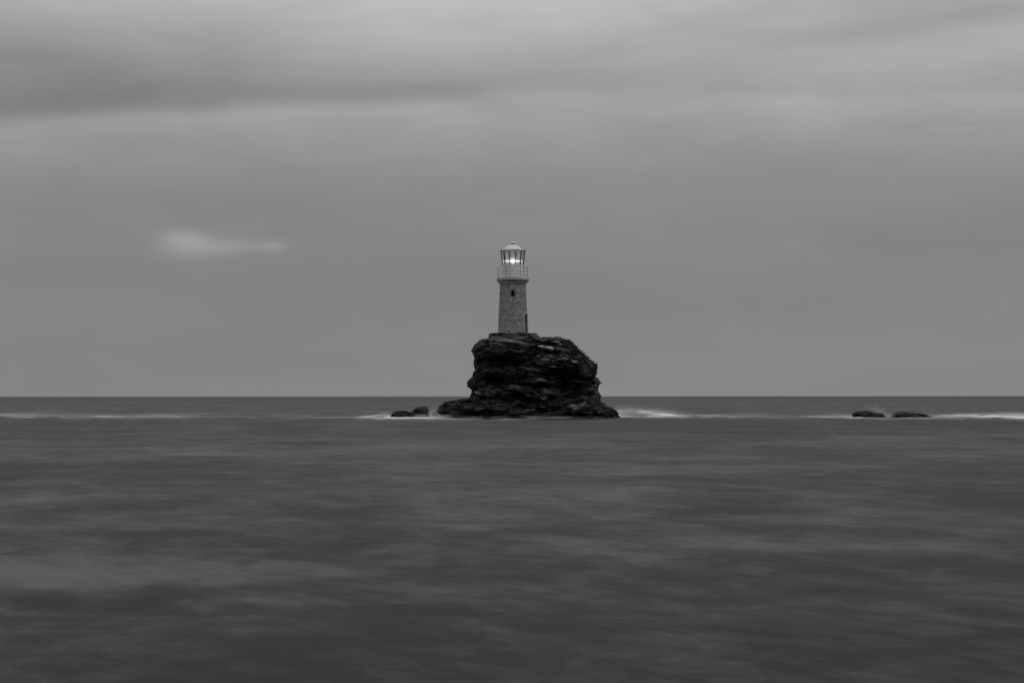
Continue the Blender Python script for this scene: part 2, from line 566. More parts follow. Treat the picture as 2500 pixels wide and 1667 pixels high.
PW2 = 18 * vnoise(PXW * 0.004, PYW * 0.02, 0, 71) + 8 * vnoise(PXW * 0.012, PYW * 0.05, 0, 72)
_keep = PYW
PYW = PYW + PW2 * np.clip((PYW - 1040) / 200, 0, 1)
mist_shade = -0.55 * np.exp(-((PYW - 1040) / 16.0) ** 2) * (0.7 + 0.5 * vnoise(PXW * 0.006, 0, 0, 8)) * sstep(1022, 1028, PYW)  # swell trough's shade painted as a dark band
mist_shade += 0.25 * np.exp(-((PYW - 990) / 14.0) ** 2)
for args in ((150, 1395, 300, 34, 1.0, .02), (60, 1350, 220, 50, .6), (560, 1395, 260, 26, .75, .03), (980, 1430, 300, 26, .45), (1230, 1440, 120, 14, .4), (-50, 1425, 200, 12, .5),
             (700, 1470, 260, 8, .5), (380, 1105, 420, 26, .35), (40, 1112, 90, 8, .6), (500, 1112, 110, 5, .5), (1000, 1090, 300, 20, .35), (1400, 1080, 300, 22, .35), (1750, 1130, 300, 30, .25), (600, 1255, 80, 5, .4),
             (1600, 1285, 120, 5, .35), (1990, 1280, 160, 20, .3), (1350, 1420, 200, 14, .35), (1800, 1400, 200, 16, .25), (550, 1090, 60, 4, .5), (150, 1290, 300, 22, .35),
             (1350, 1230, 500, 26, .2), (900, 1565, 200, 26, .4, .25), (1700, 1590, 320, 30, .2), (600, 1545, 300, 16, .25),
             (1900, 1420, 500, 60, -.15), (250, 1480, 420, 22, -.7), (900, 1500, 500, 26, -.55), (200, 1620, 600, 70, -.8), (1000, 1660, 700, 60, -.7), (2000, 1650, 700, 60, -.6), (1650, 1340, 120, 22, -.45, .2),  # nearest rows darkened for weaker reflection, painted into the tone
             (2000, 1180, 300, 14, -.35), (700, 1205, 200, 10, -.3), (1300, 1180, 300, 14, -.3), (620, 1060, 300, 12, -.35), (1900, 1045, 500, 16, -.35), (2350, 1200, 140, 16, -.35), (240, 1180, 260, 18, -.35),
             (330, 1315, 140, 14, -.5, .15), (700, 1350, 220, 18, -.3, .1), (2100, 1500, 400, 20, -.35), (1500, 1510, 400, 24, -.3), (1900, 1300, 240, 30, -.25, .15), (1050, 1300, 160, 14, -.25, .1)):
    mist_shade += tone_patch(*args)
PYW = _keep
mist_shade *= front
mist_shade = mist_shade + (1 - front) * -0.2
WZ = WZ + foam * 0.10
nr, na = WX.shape
idx = np.arange(nr * na).reshape(nr, na)
a_ = idx[:-1, :]; b_ = idx[1:, :]
an = np.roll(a_, -1, axis=1); bn = np.roll(b_, -1, axis=1)
faces = np.stack([a_, an, bn, b_], axis=-1).reshape(-1, 4)


def np_mesh(name, verts, faces, mat, smooth=True, parent=None):
    me = bpy.data.meshes.new(name)
    verts = np.asarray(verts, dtype=np.float32)
    faces = np.asarray(faces, dtype=np.int32)
    me.vertices.add(len(verts)); me.vertices.foreach_set('co', verts.ravel())
    me.loops.add(faces.size); me.loops.foreach_set('vertex_index', faces.ravel())
    me.polygons.add(len(faces))
    me.polygons.foreach_set('loop_start', np.arange(0, faces.size, 4, dtype=np.int32))
    me.polygons.foreach_set('use_smooth', np.full(len(faces), smooth))
    me.update(calc_edges=True)
    me.validate()
    me.materials.append(mat)
    o = bpy.data.objects.new(name, me)
    COL.objects.link(o)
    if parent: o.parent = parent
    return o


# water material: aerated long-exposure water, dark body with pale drifting streaks
m, nt = mat_new('sea_water')
tc = nt.n('ShaderNodeTexCoord').outputs['Object']
at = nt.n('ShaderNodeAttribute', attribute_name='foam')
n_big = nt.noise(nt.mapping(tc, (1.15, 0.55, 1), (0, 0, 0.35)), 0.13, 4.0, 0.55, 0.8)
n_mid = nt.noise(nt.mapping(tc, (1.1, 0.75, 1), (0, 0, 0.45), (11, 5, 0)), 0.46, 6.0, 0.66, 0.9)
n_far = nt.noise(nt.mapping(tc, (1.6, 0.5, 1), (0, 0, 0.1), (3, 9, 0)), 0.040, 6.0, 0.6, 0.4)
n_fin = nt.noise(nt.mapping(tc, (1.0, 0.7, 1), (0, 0, -0.12), (1, 2, 0)), 1.3, 5.0, 0.68, 0.6)
n_band = nt.noise(nt.mapping(tc, (0.30, 1.1, 1), (0, 0, -0.06), (2, 4, 0)), 0.16, 3.0, 0.5, 0.5)
k = nt.m('ADD', nt.m('MULTIPLY', n_big, 0.24), nt.m('MULTIPLY', n_mid, 0.22))
k = nt.m('ADD', k, nt.m('MULTIPLY', n_band, 0.17))
k = nt.m('ADD', k, nt.m('MULTIPLY', n_far, 0.20))
k = nt.m('ADD', k, nt.m('MULTIPLY', n_fin, 0.17))
atm = nt.n('ShaderNodeAttribute', attribute_name='mist_shade')
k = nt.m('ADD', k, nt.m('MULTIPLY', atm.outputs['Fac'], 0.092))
def lanes(ang, lx, ly, sc, loc):
    nd = nt.n('ShaderNodeMapping', vector_type='TEXTURE')
    nt.l(tc, nd.inputs[0]); nd.inputs['Rotation'].default_value = (0, 0, ang); nd.inputs['Scale'].default_value = (lx, ly, 1); nd.inputs['Location'].default_value = loc
    return nt.noise(nd.outputs[0], sc, 5.0, 0.62, 0.5)
dg = nt.m('ADD', nt.m('MULTIPLY', lanes(-1.15, 3.2, 0.8, 0.55, (3, 1, 0)), 0.6), nt.m('MULTIPLY', lanes(-0.9, 2.6, 0.7, 1.7, (7, 2, 0)), 0.4))
k = nt.m('ADD', k, nt.m('MULTIPLY', nt.m('SUBTRACT', dg, 0.5), 0.26))
body = nt.rng(k, 0.425, 0.650, 0.001, 0.100)
fo = nt.m('MINIMUM', at.outputs['Fac'], 1.0)
colr = nt.m('ADD', nt.m('MULTIPLY', body, nt.m('SUBTRACT', 1.0, fo)), nt.m('MULTIPLY', fo, 0.85))
df = nt.n('ShaderNodeBsdfDiffuse')
nt.l(nt.comb(colr, colr, colr), df.inputs[0])
gl = nt.n('ShaderNodeBsdfGlossy')
gl.inputs['Color'].default_value = grey(0.8)
gl.inputs['Roughness'].default_value = 0.42
hgt = nt.m('ADD', nt.m('MULTIPLY', n_mid, 0.6), nt.m('MULTIPLY', n_fin, 0.3))
nrm = bump(nt, hgt, 0.6, 0.35)
nt.l(nrm, df.inputs['Normal']); nt.l(nrm, gl.inputs['Normal'])
mx = nt.n('ShaderNodeMixShader')
frs = nt.n('ShaderNodeFresnel'); frs.inputs[0].default_value = 1.33
nt.l(nt.m('MULTIPLY', nt.m('SUBTRACT', 1.0, fo), nt.rng(frs.outputs[0], 0.2, 0.85, 0.07, 0.16, smooth=False)), mx.inputs[0])
nt.l(df.outputs[0], mx.inputs[1]); nt.l(gl.outputs[0], mx.inputs[2])
o = nt.n('ShaderNodeOutputMaterial'); nt.l(mx.outputs[0], o.inputs[0])
M['water'] = m
wv_ = np.stack([WX, WY, WZ], -1).reshape(-1, 3)
water = np_mesh('water', wv_, faces, M['water'])
set_attr(water, 'foam', foam.ravel())
set_attr(water, 'mist_shade', mist_shade.ravel())
tag(water, 'dark grey misty sea smoothed by a long exposure', 'sea', kind='structure')


# ================================================================= rocks
def strata(x, y, z, seed, dip=0.10, fine=1.0):
    """ledge displacement (m) and tone of layered rock"""
    zz = z + dip * x + 0.45 * fbm(x * 0.16, y * 0.16, z * 0.10, seed, 2) + 0.10 * fbm(x * 0.7, y * 0.7, z * 0.3, seed + 5, 2)
    d = 0.0
    tone = 0.0
    for th, amp, sd_, wt in ((0.95, 0.34, 1, .5), (0.36, 0.20, 2, .8), (0.15, 0.10 * fine, 3, 1.0)):
        q = zz / th + 0.35 * fbm(x * 0.25 / th, y * 0.25 / th, 0.0, seed + sd_ * 7, 2)
        i_ = np.floor(q); f_ = q - i_
        # blocks inside each layer
        bl = np.floor(np.arctan2(y, x) * 6.0 / th ** 0.6 + rand1(i_, seed + 40) * 9 + 0.5 * vnoise(x, y, z, seed))
        r_ = _hash(i_, bl, np.zeros_like(i_), seed + sd_)
        prof = sstep(0.0, 0.22, f_) * (1 - 0.55 * sstep(0.80, 1.0, f_))
        d = d + amp * ((r_ - 0.5) * 1.1 + (prof - 0.62) * 0.9)
        tone = tone + wt * (_hash(i_, np.floor(bl / 2), np.zeros_like(i_), seed + sd_ + 90) - 0.5)
    return d, tone


def facets(x, y, z, seed, sx, sy, sz, amp, grad, zb=-0.55):
    """angular fracture blocks: per-cell offset and tilted plane; returns displacement (m) and per-cell tone"""
    px_, py_, pz_ = x / sx, y / sy, z / sz
    fx, fy, fz = np.floor(px_), np.floor(py_), np.floor(pz_)
    best = np.full(x.shape, 1e9); out = np.zeros(x.shape); tn = np.zeros(x.shape)
    for a in (-1, 0, 1):
        for b in (-1, 0, 1):
            for c in (-1, 0, 1):
                i, j, k = fx + a, fy + b, fz + c
                ox, oy, oz = _hash(i, j, k, seed), _hash(i, j, k, seed + 1), _hash(i, j, k, seed + 2)
                dx_, dy_, dz_ = px_ - (i + ox), py_ - (j + oy), pz_ - (k + oz)
                d2 = dx_ * dx_ + dy_ * dy_ + dz_ * dz_
                sel = d2 < best
                best = np.where(sel, d2, best)
                h1, h2, h3, h4 = (_hash(i, j, k, seed + q) for q in (3, 4, 5, 6))
                pl_ = amp * (h1 - .5) * 2 + grad * ((h2 - .5) * 1.6 * dx_ * sx + ((h3 - .5) * 1.0 + zb) * dz_ * sz)
                out = np.where(sel, pl_, out); tn = np.where(sel, h4 - .5, tn)
    return out, tn


def lump(L, Rr, depth_f, depth_b, seed, rows=190, cols=560, n_exp=2.6, dip=0.10, dscale=1.0, edge_keep=0.35,
         front_fn=None, Y0=0.0, top_fn=None, toprows=26, fine=1.0, jag=0.0, fct=1.0):
    """closed rock body; L/Rr tables of (py, px); returns verts, faces, tone (x,z world; y relative to D+Y0)"""
    pys = np.linspace(L[0][0], L[-1][0], rows)
    l_ = np.interp(pys, [a for a, b in L], [b for a, b in L])
    r_ = np.interp(pys, [a for a, b in Rr], [b for a, b in Rr])
    if jag:
        kk = np.floor(pys / 2.3 + 0.4 * np.sin(pys))
        kk2 = np.floor(pys / 6.1 + .3)
        l_ = l_ + jag * (rand1(kk, seed + 3) - .5) * 2 + jag * (rand1(kk2, seed + 5) - .5) * 1.4
        r_ = r_ + jag * (rand1(kk, seed + 4) - .5) * 2 + jag * (rand1(kk2, seed + 6) - .5) * 1.4
    th = np.linspace(0, 2 * math.pi, cols, endpoint=False)
    lx, rx = XP(l_), XP(r_)
    c = (lx + rx) / 2; a = (rx - lx) / 2
    z = ZP(pys)
    CT, ST = np.cos(th), np.sin(th)
    e = 2.0 / n_exp
    cx = np.sign(CT) * np.abs(CT) ** e
    sy = np.sign(ST) * np.abs(ST) ** e
    amax = a.max()
    ar = np.clip(a / amax, 0, 1)
    X = c[:, None] + a[:, None] * cx[None, :]
    Bf = (depth_f * (0.35 + 0.65 * ar))[:, None]
    Bb = (depth_b * (0.35 + 0.65 * ar))[:, None]
    Yl = np.where(sy[None, :] < 0, Bf * sy[None, :], Bb * sy[None, :])
    Zl = np.repeat(z[:, None], cols, 1)
    d, tn = strata(X, Yl, Zl, seed, dip, fine)
    shx = Zl + dip * X + 0.3 * fbm(X * 0.2, Yl * 0.2, Zl * 0.15, seed + 8, 2)
    f1, t1 = facets(X, Yl, shx, seed + 200, 1.9, 1.9, 0.85, 0.34, 1.0)
    f2, t2 = facets(X + 0.3 * Zl, Yl, shx, seed + 300, 0.75, 0.75, 0.34, 0.13, 1.0)
    f3, t3 = facets(X - 0.3 * Zl, Yl, shx, seed + 400, 0.30, 0.30, 0.12, 0.035, 0.8)
    d = 0.55 * d + fct * (f1 + f2 + f3)
    tn = 0.4 * tn + 1.1 * t1 + 1.0 * t2 + 0.5 * t3
    d = d + 0.30 * fbm(X * 0.3, Yl * 0.3, Zl * 0.4, seed + 70, 3) + 0.07 * fbm(X * 2.2, Yl * 2.2, Zl * 3.5, seed + 80, 3)
    side = np.abs(cx)[None, :] ** 6
    d = d * dscale
    dd = d * (1 - side * (1 - edge_keep))
    nx = cx[None, :] / (a[:, None] / amax + .6); ny = sy[None, :] * np.ones_like(nx)
    ln = np.sqrt(nx ** 2 + ny ** 2) + 1e-6
    nx, ny = nx / ln, ny / ln
    X2 = X + dd * nx
    Y2 = Yl + dd * ny
    if front_fn is not None:
        wgt = np.clip(-sy[None, :], 0, 1) ** 0.5
        Y2 = Y2 - front_fn(X, Zl) * wgt
    # top: rings shrinking inwards
    s = (1 - np.linspace(0, 1, toprows + 1)[1:]) [:, None]
    X0, Y00, Z0 = X2[0][None, :], Y2[0][None, :], Zl[0][None, :]
    cxx, cyy = X2[0].mean(), Y2[0].mean()
    TX = cxx + (X0 - cxx) * s
    TY = cyy + (Y00 - cyy) * s
    TZ = Z0 + 0 * TX
    if top_fn is not None:
        TZ = TZ + top_fn(TX, TY) * sstep(0, 0.12, 1 - s)
    TZ = TZ + 0.06 * fbm(TX * 1.4, TY * 1.4, 0, seed + 33, 3) * sstep(0, .1, 1 - s)
    VX = np.concatenate([TX[::-1], X2]); VY = np.concatenate([TY[::-1], Y2]); VZ = np.concatenate([TZ[::-1], Zl])
    tone = np.concatenate([np.repeat(tn[:1], toprows, 0), tn])
    n = VX.shape[0]
    ix = np.arange(n * cols).reshape(n, cols)
    A = ix[:-1]; B = ix[1:]
    fs = np.stack([A, np.roll(A, -1, 1), np.roll(B, -1, 1), B], -1).reshape(-1, 4)[:, ::-1]
    vs = np.stack([VX, VY + Y0, VZ], -1).reshape(-1, 3)
    return vs, fs, tone.ravel()


def merge(parts):
    vs, fs, ts = [], [], []
    b = 0
    for (v_, f_, t_) in parts:
        vs.append(v_); fs.append(f_ + b); ts.append(t_); b += len(v_)
    return np.concatenate(vs), np.concatenate(fs), np.concatenate(ts)


def G(x, z, px, py, rx, ry, p=2.0):
    """soft elliptical patch in the rock face, centre (px,py), radii in photograph pixels"""
    q = np.abs((x - XP(px)) / (rx * K)) ** p + np.abs((z - ZP(py)) / (ry * K)) ** p
    return np.exp(-q)


def seam(x, z, pts, th, soft, below=0.0):
    """ledge following a polyline (px,py): 1 just above the line, falling off over th upwards, sharp lower lip"""
    xs = [XP(p[0]) for p in pts]; zs = [ZP(p[1]) for p in pts]
    zl = np.interp(x, xs, zs)
    inside = sstep(xs[0] - .5, xs[0] + .5, x) * (1 - sstep(xs[-1] - .5, xs[-1] + .5, x))
    s = z - zl
    up = sstep(-soft, soft, s) * np.exp(-np.maximum(s, 0) / th)
    return up * inside


def front_body(x, z):
    d = np.zeros_like(x)
    zl = ZP(np.interp(x, [XP(1160), XP(1190), XP(1300), XP(1400), XP(1440)], [1.0, 828, 845, 861, 875]) * 0 + np.interp(x, [XP(1160), XP(1190), XP(1300), XP(1400), XP(1440)], [824, 827, 844, 861, 874]))
    # slab above the dipping seam stands back, lip protrudes, hollow underneath
    d += -0.55 * sstep(0.0, 0.12, z - zl)
    d += 0.35 * seam(x, z, [(1185, 834), (1240, 842), (1320, 856), (1400, 866)], 0.35, 0.05)
    d += 0.95 * G(x, z, 1192, 856, 36, 18, 3)
    d += -1.9 * G(x, z, 1215, 889, 48, 12, 3)
    d += -1.7 * G(x, z, 1262, 880, 60, 11, 3)
    d += 0.95 * G(x, z, 1305, 882, 36, 13, 3)
    d += 0.6 * G(x, z, 1185, 912, 30, 8, 3)
    d += -1.3 * G(x, z, 1215, 931, 45, 9, 3)
    d += 0.5 * G(x, z, 1290, 912, 50, 12, 3)
    d += 0.8 * G(x, z, 1215, 957, 42, 10, 3)
    d += 0.7 * G(x, z, 1265, 952, 40, 7, 3)
    d += -1.2 * G(x, z, 1290, 940, 70, 4, 2)
    d += -2.2 * G(x, z, 1388, 940, 34, 40, 3)
    d += -1.5 * G(x, z, 1375, 908, 26, 9, 3)
    d += 0.7 * G(x, z, 1350, 880, 40, 12, 3)
    d += 0.7 * G(x, z, 1440, 945, 22, 14, 3)
    d += -1.3 * G(x, z, 1440, 922, 30, 6, 3)
    d += 0.8 * G(x, z, 1320, 965, 45, 12, 3)
    d += -0.9 * G(x, z, 1260, 975, 60, 5, 2)
    d += 0.5 * sstep(ZP(960), ZP(985), z)
    d += 0.4 * sstep(ZP(930), ZP(1000), z)
    return d


L_body = [(828, 1180), (829.5, 1174), (832, 1169), (836, 1167), (842, 1161), (849, 1157), (857, 1154.5), (866, 1155.5), (870, 1160), (880, 1159), (892, 1157.5), (903, 1160),
          (911, 1155.5), (920, 1152), (926, 1146), (930, 1143), (935, 1141), (944, 1141.5), (947, 1146), (953, 1152), (960, 1150), (966, 1148.5), (972, 1143), (985, 1138), (1036, 1132)]
R_body = [(828, 1384), (832, 1388), (840, 1396), (850, 1406), (860, 1417), (870, 1427), (880, 1437), (888, 1447), (892, 1451), (900, 1454), (907, 1453), (915, 1450), (919.6, 1452), (924, 1461), (929, 1463),
          (935, 1467.5), (941.5, 1462), (949, 1459), (953, 1457.5), (960, 1461), (965, 1463.5), (973, 1462), (980, 1464.5), (1000, 1468), (1036, 1470)]
body_r = lump(L_body, R_body, 5.2, 4.6, 11, rows=250, cols=720, dip=0.10, front_fn=front_body, edge_keep=0.10, jag=0.9,
              top_fn=lambda x, y: 0.10 * sstep(2.0, 4.5, x))
L_sh = [(973.5, 1128), (975.5, 1114), (979, 1096), (984, 1083), (990, 1074.5), (999, 1072), (1003, 1069), (1009, 1074), (1016, 1084), (1040, 1090)]
R_sh = [(973.5, 1452), (977, 1460), (983.5, 1472), (989, 1477), (991, 1480), (993, 1488), (996.5, 1493), (1002, 1499), (1007, 1505), (1015, 1510), (1040, 1516)]


def front_shelf(x, z):
    d = 0.9 * G(x, z, 1240, 1000, 40, 14, 3) + 0.9 * G(x, z, 1395, 1004, 45, 12, 3) - 1.2 * G(x, z, 1325, 1005, 30, 12, 3)
    d += -1.0 * G(x, z, 1180, 1008, 60, 7, 3)
    d += 0.7 * G(x, z, 1300, 1012, 60, 6, 3)
    return d + 1.0 * fbm(x * 0.35, 0, z * 0.5, 77, 3)


shelf = lump(L_sh, R_sh, 6.6, 4.8, 23, rows=90, cols=720, dip=-0.03, dscale=0.9, front_fn=front_shelf, edge_keep=0.3, n_exp=3.0, jag=1.6,
             top_fn=lambda x, y: -0.35 * sstep(-4.5, -6.5, x) * 0)
# platform slabs the tower stands on
L_pl = [(813.6, 1212), (814.6, 1196), (816, 1193.5), (824, 1193.5), (827, 1194.5), (834, 1196)]
R_pl = [(813.6, 1292), (814.2, 1297), (816, 1299), (820, 1301), (827, 1320), (834, 1350)]
plat = lump(L_pl, R_pl, 3.6, 2.6, 41, rows=44, cols=420, dip=0.16, dscale=0.42, edge_keep=0.1, n_exp=3.2, toprows=10, fine=1.6, fct=0.6)
# thin plates on the crest towards the stairs
L_c1 = [(823.8, 1322), (826, 1318), (830, 1310), (834, 1306)]
R_c1 = [(823.8, 1348), (825.6, 1350), (830, 1362), (834, 1370)]
c1 = lump(L_c1, R_c1, 2.0, 2.0, 51, rows=14, cols=200, dip=-0.06, dscale=0.15, edge_keep=0.3, n_exp=3.0, toprows=6)
L_c2 = [(822.8, 1353), (825.5, 1348), (830, 1345), (836, 1340)]
R_c2 = [(822.8, 1369), (825.5, 1369.5), (828.5, 1372), (836, 1380)]
c2 = lump(L_c2, R_c2, 1.7, 1.8, 57, rows=14, cols=200, dip=-0.08, dscale=0.15, edge_keep=0.3, n_exp=3.0, toprows=6)


def bed_angle(px, py):
    """slope of the bedding (rise to the right), by place on the islet"""
    a = np.interp(py, [820, 850, 900, 950, 1000], [-0.17, -0.15, -0.10, -0.05, 0.02])
    if 1340 < px < 1430 and 900 < py < 1000: a = 0.22
    if px > 1420: a = -0.04 if py < 950 else -0.12
    if px < 1200 and py < 880: a = 0.10
    if py > 985: a = 0.10 if px > 1180 else -0.02
    return a


def plates(src, count, seed, rmin, rmax, pmin, pmax, tmin, tmax, px_rng=(0, 3000), py_rng=(0, 3000), tone_mul=1.0, front_only=True, edge_soft=True, sil=None, tilt=(0.10, 0.15), fixed=None, top=None):
    """loose-edged stone plates lying in the bedding and sticking out of the face of src"""
    rnd = random.Random(seed)
    v0 = src[0]
    vs, fs, ts = [], [], []
    cxm = (v0[:, 0].min() + v0[:, 0].max()) / 2
    tries = 0
    n_ = 0
    if fixed is not None:
        front_pts = v0[v0[:, 1] < -0.5]
    while n_ < count and tries < count * 40:
        tries += 1
        if fixed is None:
            p = v0[rnd.randrange(len(v0))]
        else:
            if n_ >= len(fixed): break
            fx = fixed[n_]
            sel = front_pts[np.argmin((front_pts[:, 0] - XP(fx[0])) ** 2 + (front_pts[:, 2] - ZP(fx[1])) ** 2)]
            p = sel
        if front_only and p[1] > 1.5: continue
        px, py = 1250 + p[0] / K, 967 - (p[2] - H) / K
        if not (px_rng[0] < px < px_rng[1] and py_rng[0] < py < py_rng[1]): continue
        nx, ny = (p[0] - cxm) / 7.0, p[1] / 5.0
        nx = math.copysign(abs(nx) ** 3, nx); ny = math.copysign(abs(ny) ** 1.5, ny)
        l_ = math.hypot(nx, ny) + 1e-6; nx /= l_; ny /= l_
        side = abs(nx) ** 2
        r = rmin * (rmax / rmin) ** rnd.random()
        pr = rnd.uniform(pmin, pmax) * (1 - (0.6 * side if edge_soft else 0))
        th_ = rnd.uniform(tmin, tmax) * (0.6 + 0.5 * r / rmax)
        ang = bed_angle(px, py) + rnd.gauss(0, 0.05)
        tiltx = rnd.gauss(*tilt)
        asp = rnd.uniform(0.9, 1.5)
        if fixed is not None:
            r = 0.42; asp = fx[2] * K / 2 / r; pr = 0.34; th_ = fx[3] * K * .6; tiltx = 0.45
            if len(fx) > 4: ang = fx[4]
            nx, ny = 0.0, -1.0
        cx_, cy_ = p[0] - nx * (r - pr), p[1] - ny * (r - pr)
        m_ = rnd.randint(4, 7)
        base = len(vs)
        rot = rnd.uniform(0, 6.28)
        rad_ = [r * rnd.uniform(0.5, 1.15) for _ in range(m_)]
        for lvl, sc_ in ((1, 0.95), (0.72, 1.0), (-0.4, 0.99), (-1, 0.88)):
            for i in range(m_):
                a = rot + 6.2832 * i / m_
                lx = math.cos(a) * rad_[i] * sc_ * asp
                ly = math.sin(a) * rad_[i] * sc_
                x = cx_ + lx; y = cy_ + ly
                z = p[2] + lvl * th_ / 2 + math.tan(ang) * lx + tiltx * (ly + 0.5 * r) + rnd.uniform(-.012, .012)
                if top is not None:
                    z = min(z, ZP(np.interp(x / K + 1250, top[0], top[1])) - rnd.uniform(0, .05))
                if sil is not None:
                    pz = 967 - (z - H) / K
                    pj = pz - pz % 2.6
                    xl_ = XP(np.interp(pz, sil[0][0], sil[0][1]) - 1.6 * rand1(np.array([pj]), seed)[0])
                    xr_ = XP(np.interp(pz, sil[1][0], sil[1][1]) + 1.6 * rand1(np.array([pj]), seed + 1)[0])
                    x = min(max(x, xl_ + rnd.uniform(0, .04)), xr_ - rnd.uniform(0, .04))
                vs.append((x, y, z))
        tn_ = tone_mul * rnd.choice((0.3, 0.5, 0.7, 0.9, 1.1, 1.5, 3.0)) * rnd.uniform(.8, 1.2)
        ts += [tn_] * (4 * m_)
        for k_ in range(3):
            for i in range(m_):
                j = (i + 1) % m_
                fs.append((base + k_ * m_ + i, base + (k_ + 1) * m_ + i, base + (k_ + 1) * m_ + j, base + k_ * m_ + j))
        # caps as quads fans round a centre
        for lv, flip in ((0, False), (3, True)):
            c = len(vs)
            q = [vs[base + lv * m_ + i] for i in range(m_)]
            vs.append((sum(a[0] for a in q) / m_, sum(a[1] for a in q) / m_, sum(a[2] for a in q) / m_)); ts.append(tn_)
            for i in range(0, m_ - 1, 2):
                f = (c, base + lv * m_ + i, base + lv * m_ + i + 1, base + lv * m_ + (i + 2) % m_)
                fs.append(f[::-1] if flip else f)
            if m_ % 2:
                f = (c, base + lv * m_ + m_ - 1, base + lv * m_, c)
        n_ += 1
    t_ = (np.array(ts) - 1.0) / 0.75
    return np.array(vs), np.array(fs), t_


def tab(L, Rr):
    return (([a for a, b in L], [b for a, b in L]), ([a for a, b in Rr], [b for a, b in Rr]))


SB, SS, SP = tab(L_body, R_body), tab(L_sh, R_sh), tab(L_pl, R_pl)
TOP = ([1150, 1160, 1170, 1193, 1193.6, 1215, 1296, 1301, 1320, 1348, 1349, 1369, 1372, 1392, 1456], [850, 840, 831, 827, 815.5, 814.5, 814.5, 818, 826, 824.4, 826.5, 823.4, 829, 831, 890])
TOPS = ([1060, 1072, 1083, 1096, 1114, 1143, 1460, 1477, 1497, 1516, 1525], [1010, 991, 984.5, 979.5, 976, 973, 975, 990, 997.5, 1015, 1030])
LEDGES = [(1255, 945, 32, 5, 0.0), (1281, 958, 24, 4, 0.12), (1350, 957, 22, 4, -0.05), (1376, 879, 22, 5, -0.2), (1399, 886, 26, 5, -0.15), (1391, 907, 20, 3, -0.05), (1397, 899, 20, 3, -0.15),
          (1345, 896, 26, 3.5, -0.3), (1190, 907, 34, 4, -0.05), (1186, 891, 24, 3.5, 0.05), (1365, 944, 22, 3, -0.1), (1385, 948, 34, 3, 0.25), (1422, 917, 38, 4, 0.12), (1430, 934, 30, 3, 0.1),
          (1446, 942, 24, 3, -0.3), (1436, 950, 22, 3, 0), (1452, 961, 26, 4, -0.25), (1467, 989, 34, 3, -0.15), (1408, 992, 60, 4, -0.08), (1345, 998, 40, 4, 0.15), (1262, 984, 30, 4, 0.1),
          (1300, 868, 60, 5, -0.22), (1250, 838, 70, 4, -0.14), (1330, 852, 60, 4, -0.16), (1215, 830, 50, 4, -0.12), (1370, 862, 50, 4, -0.1), (1300, 905, 50, 5, -0.1), (1225, 915, 50, 4, -0.05),
          (1310, 928, 46, 4, -0.12), (1175, 962, 40, 4, -0.03), (1240, 925, 34, 4, 0.1), (1360, 918, 26, 4, -0.1), (1320, 972, 44, 5, -0.1), (1160, 980, 60, 4, 0.05), (1290, 1002, 40, 4, 0.2),
          (1350, 838, 40, 4, -0.22), (1385, 848, 30, 4, -0.3)]
pl = [plates(body_r, 160, 5, 0.4, 1.1, 0.03, 0.22, 0.08, 0.26, sil=SB, top=TOP),
      plates(body_r, 380, 6, 0.15, 0.5, 0.03, 0.18, 0.04, 0.14, sil=SB, top=TOP),
      plates(body_r, len(LEDGES), 14, 0.15, 0.5, 0.03, 0.16, 0.03, 0.10, sil=SB, top=TOP, fixed=LEDGES, tone_mul=2.7),  # raised tone paints these ledge tops as catching light
      plates(body_r, 70, 7, 0.5, 1.3, 0.10, 0.4, 0.06, 0.16, (1340, 1420), (850, 915), 1.5, sil=SB, top=TOP),
      plates(body_r, 60, 8, 0.4, 0.9, 0.03, 0.22, 0.05, 0.12, (1430, 1475), (920, 985), 1.3, edge_soft=False, sil=SB, top=TOP),
      plates(shelf, 200, 9, 0.4, 1.4, 0.04, 0.30, 0.08, 0.34, sil=SS, top=TOPS),
      plates(shelf, 220, 10, 0.15, 0.5, 0.02, 0.25, 0.04, 0.14, edge_soft=False, sil=SS, top=TOPS),
      plates(plat, 60, 12, 0.3, 1.3, 0.03, 0.16, 0.08, 0.20, (1196, 1300), (819, 832), 1.1, sil=SP, top=TOP)]
rv, rf, rt = merge([body_r, shelf, plat, c1, c2] + pl)
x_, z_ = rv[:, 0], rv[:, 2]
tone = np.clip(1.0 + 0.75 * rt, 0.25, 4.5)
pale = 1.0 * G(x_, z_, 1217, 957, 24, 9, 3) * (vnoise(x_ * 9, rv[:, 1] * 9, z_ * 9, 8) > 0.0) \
    + 0.8 * G(x_, z_, 1252, 946, 16, 3.0, 2) + 0.55 * G(x_, z_, 1440, 945, 22, 14, 3) + 0.4 * G(x_, z_, 1300, 882, 34, 12, 3)  # lighter stone, plus one ledge's lit top painted in
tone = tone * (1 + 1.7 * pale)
seam_light = np.exp(-((z_ - ZP(np.interp(x_, [XP(1190), XP(1300), XP(1400)], [829, 844, 861]))) / 0.085) ** 2) * sstep(XP(1188), XP(1200), x_) * (1 - sstep(XP(1385), XP(1410), x_))
tone = tone * (1 + 1.3 * seam_light)  # lit lip of the seam painted in as a paler band
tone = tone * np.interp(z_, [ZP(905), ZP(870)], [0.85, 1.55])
rv = rv + np.array([0, D, 0])
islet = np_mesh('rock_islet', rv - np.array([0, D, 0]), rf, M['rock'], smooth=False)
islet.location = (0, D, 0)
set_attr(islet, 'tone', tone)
tag(islet, 'tall dark layered rock islet in the sea that carries the lighthouse', 'rock')


